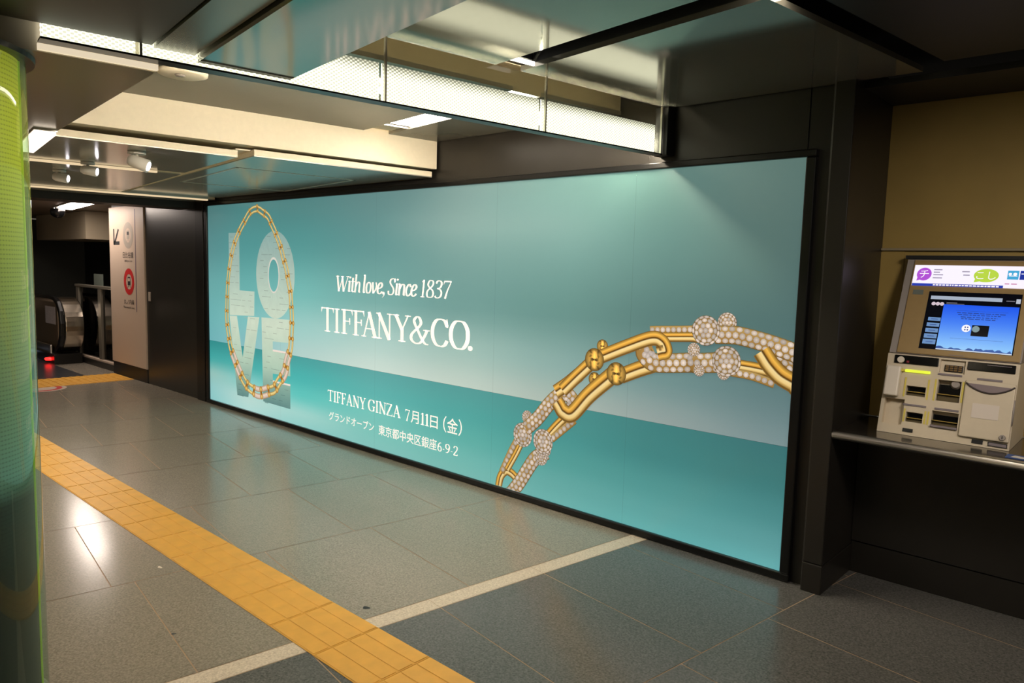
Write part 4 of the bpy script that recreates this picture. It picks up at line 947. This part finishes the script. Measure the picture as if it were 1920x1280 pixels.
def holed(f, W_, H_, holes, mb):
    us = sorted({0, W_, *[h[0] for h in holes], *[h[1] for h in holes]}); vs = sorted({0, H_, *[h[2] for h in holes], *[h[3] for h in holes]})
    for a, b in zip(us, us[1:]):
        for c, d in zip(vs, vs[1:]):
            mu, mv = (a+b)/2, (c+d)/2
            if not any(h[0] < mu < h[1] and h[2] < mv < h[3] for h in holes): mb.poly([f(a,c), f(b,c), f(b,d), f(a,d)])
    for u0, u1, v0, v1, dp in holes:
        q = [(u0,v0),(u1,v0),(u1,v1),(u0,v1)]
        for (a, b), (c, d) in zip(q, q[1:]+q[:1]): mb.poly([f(a,b), f(c,d), f(c,d,-dp), f(a,b,-dp)])
        mb.poly([f(a,b,-dp) for a, b in q])
    return mb
mb = MB(); HC = 0.345
holes = [(0.091,0.165,0.170,0.212,0.03),(0.206,0.291,0.163,0.252,0.035),(0.104,0.168,0.058,0.100,0.03),(0.200,0.297,0.050,0.120,0.03),(0.014,0.092,0.040,0.150,0.03),(0.205,0.296,0.282,0.338,0.012)]
holed(c3, MW, HC, holes, mb)
back = [(0.469,0.738),(0.469,1.078)]
fr0, fr1 = c3(0,0), c3(0,HC)
for X in (MX, MX+MW): mb.poly([(X, fr0[1], fr0[2]), (X, fr1[1], fr1[2]), (X, 0.469, 1.072), (X, 0.469, 0.738)])
mb.poly([c3(0,HC), c3(MW,HC), (MX+MW,0.469,1.072), (MX,0.469,1.072)]); mb.poly([c3(0,0), c3(MW,0), (MX+MW,0.469,0.738), (MX,0.469,0.738)])
con = link('console', mb, M['machine'], tm)
# upper display housing
mb = MB(); HD = 0.449
for X in (MX, MX+MW): mb.poly([d3(0,0)[:0] or (X, D0.y, D0.z), (X, d3(0,HD)[1], d3(0,HD)[2]), (X, 0.469, 1.485), (X, 0.469, 1.075)])
mb.poly([d3(0,0), d3(MW,0), d3(MW,HD), d3(0,HD)]); mb.poly([d3(0,HD), d3(MW,HD), (MX+MW,0.469,1.485), (MX,0.469,1.485)])
mb.poly([d3(0,0), d3(MW,0), (MX+MW,0.469,1.075), (MX,0.469,1.075)])
hs = link('display_housing', mb, M['machine_grey'], tm)
link('display_bezel', pbox(d3, 0.029, MW-0.004, 0.002, HD-0.004, 0.0005, 0.006), M['bezel'], tm, bevel=0.003)
link('top_gap', MB().box(MX-0.01, MX+MW+0.06, 0.395, 0.4695, 1.487, 1.503), M['black'], tm)
# --- lit header
es_h = emis('header_light', (246,240,255), 1.05)
hd = link('header_sign', pbox(d3, 0.036, MW-0.006, 0.320, 0.419, 0.0062, 0.0085), es_h, tm)
def pdisc(f, u, v, ru, rv, d, n=36): return MB().poly([f(u+ru*math.cos(2*PI*i/n), v+rv*math.sin(2*PI*i/n), d) for i in range(n)])
def bub(u, v, ru, rv, d):
    mb = pdisc(d3, u, v, ru, rv, d); mb.poly([d3(u-ru*0.85, v-rv*0.55, d), d3(u-ru*0.45, v-rv*0.88, d), d3(u-ru*0.92, v-rv*1.05, d)]); return mb
link('purple_bubble', bub(0.078, 0.375, 0.029, 0.031, 0.0088), emis('purple', (186,84,222), 0.9), hd)
link('green_bubble', bub(0.312, 0.374, 0.045, 0.031, 0.0088), emis('lime', (190,220,70), 0.95), hd)
dd = lambda d: (lambda u, v: d3(u, v, d))
em_white = emis('lit_white', (255,250,255), 1.0)
mb = MB(); cjk(mb, 'チ', (0.060, 0.096, 0.357, 0.394), dd(0.0091)); link('symbols', mb, em_white, hd); mb = MB(); cjk(mb, 'こし', (0.277, 0.347, 0.356, 0.392), dd(0.0091)); link('symbols', mb, em_white, hd)
LG = emis('lit_grey', (176,164,190), 0.7)
for i, (a, b) in enumerate(((0.114,0.146),(0.114,0.138),(0.114,0.152),(0.114,0.150),(0.222,0.250),(0.228,0.252))):
    v = (0.395,0.383,0.371,0.356,0.388,0.372)[i]; link('print_line', pbox(d3, a, b, v, v+0.0045, 0.0086, 0.0088), LG, hd)
link('blue_strip', pbox(d3, 0.037, 0.378, 0.3185, 0.3305, 0.0086, 0.0089), emis('strip_blue', (40,64,190), 0.8), hd)
mb = MB(); rr = random.Random(3); u = 0.12
while u < 0.365:
    w_ = rr.uniform(0.006, 0.014); pbox(d3, u, min(u+w_, 0.368), 0.3215, 0.3275, 0.0090, 0.0092, mb); u += w_+0.003
link('strip_print', mb, em_white, hd)
link('light_blue_square', pbox(d3, 0.387, 0.426, 0.359, 0.399, 0.0086, 0.0089), emis('ic_blue', (70,176,226), 0.9), hd)
link('dark_blue_square', pbox(d3, 0.430, 0.468, 0.359, 0.399, 0.0086, 0.0089), emis('ic_navy', (24,52,170), 0.8), hd)
mb = MB(); pbox(d3, 0.392, 0.421, 0.373, 0.3765, 0.0091, 0.0093, mb); pdisc2 = [(0.396,0.383,0.006),(0.413,0.383,0.007)]
for a, b, r in pdisc2: mb.poly([d3(a+r*math.cos(2*PI*i/16), b+r*math.sin(2*PI*i/16), 0.0092) for i in range(16)])
pbox(d3, 0.434, 0.446, 0.383, 0.3865, 0.0091, 0.0093, mb)
link('square_marks', mb, em_white, hd)
mb = MB(); pbox(d3, 0.382, 0.398, 0.336, 0.341, 0.0086, 0.0089, mb); pbox(d3, 0.404, 0.424, 0.336, 0.341, 0.0086, 0.0089, mb); link('coloured_print', mb, emis('pinkish', (226,150,190), 0.8), hd)
# --- touch screen
sc = link('screen', pbox(d3, 0.112, 0.4505, 0.0275, 0.294, 0.0062, 0.0075), mat('screen_black', (16,18,30), 0.12), tm)
mb = MB(); nu, nv = 1, 12
for j in range(nv+1):
    t = j/nv; c = lin(ramp([(0,(150,206,252)), (0.25,(120,176,250)), (0.6,(72,130,246)), (1,(34,88,236))], t))
    for i in range(2): mb.v.append(d3(0.1765+(0.4465-0.1765)*i, 0.030+(0.236-0.030)*t, 0.0078)); mb.c.append(c)
for j in range(nv): mb.f.append((2*j, 2*j+1, 2*j+3, 2*j+2)); mb.m.append(0)
link('blue_page', mb, print_mat('screen_page', 0.95, 0.15, 0.1), sc)
link('menu_bar', pbox(d3, 0.122, 0.384, 0.257, 0.2735, 0.0076, 0.0079), emis('bar_light', (176,188,206), 0.85), sc)
link('corner_key', pbox(d3, 0.432, 0.447, 0.252, 0.272, 0.0076, 0.0079), emis('bar_light2', (196,202,214), 0.85), sc)
for i, u in enumerate((0.137, 0.153, 0.169)): link('round_key', pdisc(d3, u, 0.2365, 0.0082, 0.0085, 0.0079, 20), emis('key_light', (226,206,216), 0.85), sc)
for i in range(5): link('menu_key', pbox(d3, 0.127-0.0012*i, 0.1745-0.0008*i, 0.157-0.0268*i, 0.173-0.0255*i, 0.0076, 0.0082), emis('menu_blue', (118,160,214), 0.75), sc, bevel=0.0006)
link('black_square', pbox(d3, 0.294, 0.355, 0.099, 0.1475, 0.0079, 0.0082), mat('square_black', (10,12,22), 0.2), sc)
link('white_disc', pdisc(d3, 0.274, 0.131, 0.016, 0.0165, 0.0081), em_white, sc)
link('grey_disc', pdisc(d3, 0.309, 0.130, 0.0135, 0.014, 0.0084), emis('disc_grey', (150,176,180), 0.7), sc)
mb = MB()
for a, b in ((0.268,0.272),(0.277,0.281)):
    pbox(d3, a, b+0.001, 0.133, 0.139, 0.0083, 0.0085, mb); pbox(d3, a, b+0.001, 0.122, 0.128, 0.0083, 0.0085, mb)
rr = random.Random(5)
for v, a, b in ((0.1985,0.231,0.406),(0.190,0.236,0.390),(0.180,0.247,0.378),(0.172,0.250,0.372)):
    u = a
    while u < b: w_ = rr.uniform(0.006, 0.02); pbox(d3, u, min(b, u+w_), v, v+0.0032, 0.0079, 0.0081, mb); u += w_+0.004
pbox(d3, 0.226, 0.412, 0.209, 0.2098, 0.0079, 0.0081, mb); pbox(d3, 0.222, 0.410, 0.0830, 0.0838, 0.0079, 0.0081, mb)
for i in range(5): pbox(d3, 0.139-0.0012*i, 0.164-0.0008*i, 0.1635-0.0262*i, 0.1658-0.0262*i, 0.0083, 0.0085, mb)
link('page_print', mb, mat('navy_ink', (30,52,120), 0.4, em=(34,70,160), es=0.4), sc)
mb = MB(); u = 0.1765; pk = [0.030]
pts = []
while u < 0.4465: pts.append((u, rr.uniform(0.034, 0.046))); u += rr.uniform(0.006, 0.012)
pts.append((0.4465, 0.036))
for (a, b), (c, d) in zip(pts, pts[1:]): mb.poly([d3(a,0.033,0.0081), d3(c,0.033,0.0081), d3(c,d,0.0081), d3(a,b,0.0081)])
link('skyline', mb, mat('skyline_ink', (50,84,150), 0.4, em=(50,90,170), es=0.5), sc)
link('skyline_snow', pbox(d3, 0.1765, 0.4465, 0.0285, 0.033, 0.0080, 0.0082), emis('snow', (226,236,250), 0.85), sc)
mb = MB(); pbox(d3, 0.398, 0.428, 0.260, 0.264, 0.0076, 0.0078, mb); link('key_print', mb, emis('print_grey', (150,146,160), 0.5), sc)
mb = MB(); pbox(d3, 0.185, 0.225, 0.2425, 0.2455, 0.0076, 0.0078, mb); pbox(d3, 0.185, 0.252, 0.2375, 0.2400, 0.0076, 0.0078, mb); link('screen_print', mb, bpy.data.materials['print_grey'], sc)
link('bezel_sticker', pbox(d3, 0.047, 0.088, 0.277, 0.299, 0.0062, 0.0068), mat('teal_sticker', (104,112,106), 0.5), tm)
link('maker_mark', pbox(d3, 0.228, 0.283, 0.0065, 0.0095, 0.0062, 0.0065), M['mauve'], tm)
# --- console details
link('coin_panel', pbox(c3, 0.029, 0.199, 0.304, 0.3405, 0.0005, 0.006), M['black_gloss'], tm, bevel=0.004)
def knob(f, u, v, r, d0, d1, n=24):
    a = Vector(f(u, v, d0)); b = Vector(f(u, v, d1)); return MB().tube([a, b], [r, r*0.9], n)
link('coin_slot', knob(c3, 0.055, 0.3195, 0.0145, 0.006, 0.012), M['machine_light'], tm)
link('red_lamp', pbox(c3, 0.078, 0.088, 0.309, 0.318, 0.006, 0.0066), mat('red_lamp', (130,36,50), 0.4), tm)
link('card_panel', pbox(c3, 0.304, 0.469, 0.304, 0.3385, 0.0005, 0.006), M['black_gloss'], tm, bevel=0.003)
mb = MB(); pbox(c3, 0.372, 0.455, 0.329, 0.3315, 0.006, 0.0063, mb); link('card_panel_print', mb, M['mauve'], tm)
kp = link('keypad', pbox(c3, 0.221, 0.288, 0.290, 0.318, -0.0115, -0.006), M['black'], tm, bevel=0.001)
for r in range(3):
    for c in range(4): link('key', pbox(c3, 0.2245+0.0158*c, 0.2365+0.0158*c, 0.2925+0.0084*r, 0.2985+0.0084*r, -0.0058, -0.003), mat('key_brown', (120,92,48), 0.5) if (r+c) == 0 else bpy.data.materials['key_brown'], kp, bevel=0.0008)
link('bill_cover', pbox(c3, 0.010, 0.066, 0.158, 0.288, 0.0008, 0.034), M['machine_light'], tm, bevel=0.006)
link('cover_knob', knob(c3, 0.0695, 0.274, 0.007, 0.0005, 0.02), M['yellow_mark'], tm)
link('green_lamp', pbox(c3, 0.077, 0.174, 0.269, 0.281, 0.0008, 0.008), emis('led_yellow', (226,236,60), 1.1), tm, bevel=0.003)
for n_, (u0, u1, v0, v1) in enumerate(((0.0935,0.1625,0.172,0.210),(0.2085,0.289,0.165,0.235),(0.106,0.166,0.060,0.098),(0.2025,0.2945,0.062,0.106))):
    s_ = link('slot', pbox(c3, u0-0.001, u1+0.001, v0-0.001, v1+0.001, -0.0285, -0.026), M['black_gloss'], tm)
    vm = v0+(v1-v0)*0.36
    link('slot_lip', pbox(c3, u0, u1, vm, vm+0.004, -0.0255, -0.002), M['brass'], s_, bevel=0.001)
    link('slot_tray', pbox(c3, u0, u1, v0, vm-0.003, -0.0255, -0.016), mat('tray_brown', (84,72,44), 0.4) if n_ == 0 else bpy.data.materials['tray_brown'], s_)
link('change_tray', pbox(c3, 0.200, 0.297, 0.0505, 0.060, -0.028, 0.010), M['mauve'], tm, bevel=0.002)
mb = MB(); a = Vector(c3(0.268, 0.240, -0.022)); mb.tube([a, a+0.014*CN], [0.020, 0.014], 20); link('coin_chute', mb, M['machine_grey'], tm, smooth=False)
for u, v0, v1 in ((0.0845,0.163,0.246),(0.1735,0.160,0.246),(0.1985,0.161,0.252),(0.2985,0.166,0.252),(0.0975,0.056,0.112),(0.1765,0.056,0.112),(0.1885,0.057,0.112)):
    link('yellow_guide', pbox(c3, u-0.0032, u+0.0032, v0, v1, 0.0006, 0.0022), M['yellow_mark'], tm)
for u0, u1, v in ((0.202,0.290,0.2705),(0.088,0.176,0.1255),(0.207,0.295,0.1245),(0.343,0.430,0.2665)):
    link('label_strip', pbox(c3, u0, u1, v, v+0.0085, 0.0006, 0.003), M['mauve'], tm, bevel=0.001)
door = link('service_door', pbox(c3, 0.306, 0.478, 0.030, 0.262, 0.0008, 0.014), M['machine'], tm, bevel=0.005)
mb = MB(); n = 18; top, bot = [], []
for i in range(n+1):
    t = i/n; u = 0.316+(0.482-0.316)*t-0.006; top.append(c3(u, 0.249-0.004*t, 0.0145)); bot.append(c3(u, 0.249-0.034*math.sin(PI*t)**0.8, 0.0145))
for i in range(n): mb.poly([top[i], bot[i], bot[i+1], top[i+1]])
link('handle_recess', mb, mat('recess_mauve', (130,116,118), 0.5), door)
mb = MB(); mb.tube([tuple(Vector(b)+0.002*CN) for b in bot], 0.0032, 8); link('handle_edge', mb, mat('edge_dark', (58,48,46), 0.5), door, smooth=True)
link('blank_notice', pbox(c3, 0.3415, 0.4335, 0.111, 0.170, 0.0142, 0.0155), mat('notice_pale', (214,202,190), 0.5), door)
link('base_label', pbox(c3, 0.100, 0.139, 0.014, 0.029, 0.0006, 0.003), M['black'], tm)
link('base_label', pbox(c3, 0.354, 0.392, 0.010, 0.026, 0.0006, 0.003), M['black'], tm)
pt = link('serial_plate', pbox(c3, 0.409, 0.474, 0.008, 0.025, 0.0006, 0.003), M['black'], tm); link('plate_face', pbox(c3, 0.412, 0.471, 0.011, 0.022, 0.0031, 0.004), M['mauve'], pt)
lk = link('lock', knob(c3, 0.456, 0.047, 0.0115, 0.0146, 0.021), M['machine_grey'], door); link('key_slot', pbox(c3, 0.4545, 0.4575, 0.041, 0.053, 0.0211, 0.0216), M['black'], door)
mb = MB(); mb.tube([c3(0.459+0.0*math.cos(t), 0.11+0.03*math.sin(t), 0.014) for t in (0,)]*2 if False else [c3(0.4785,0.20,0.006), c3(0.4795,0.16,0.010), c3(0.4785,0.10,0.006)], 0.004, 8); link('door_hinge', mb, M['machine_grey'], door, smooth=True)
# blue card lying on the counter
cd = thing('blue_card', 'blue and white card lying on the steel counter right of the ticket machine', 'card', (-0.36, 0.02, 0.7372))
mb = MB(); mb.box(-0.425, -0.31, -0.012, 0.06, 0.7374, 0.739); link('card', mb, mat('card_blue', (48,84,150), 0.4), cd)
mb = MB(); mb.poly([(-0.41,0.005,0.7393),(-0.37,0.0,0.7393),(-0.35,0.03,0.7393),(-0.40,0.045,0.7393)]); mb.poly([(-0.345,0.0,0.7393),(-0.32,0.0,0.7393),(-0.32,0.04,0.7393)]); link('print', mb, M['white'], cd)
# crumbs and stains on the floor that have a shape of their own
for (x, y, r, m_, lab) in ((-1.87-0.0, -1.30, 0.012, M['ink'], 'dark flattened gum spot on the grey floor above the tactile line'),):
    pass
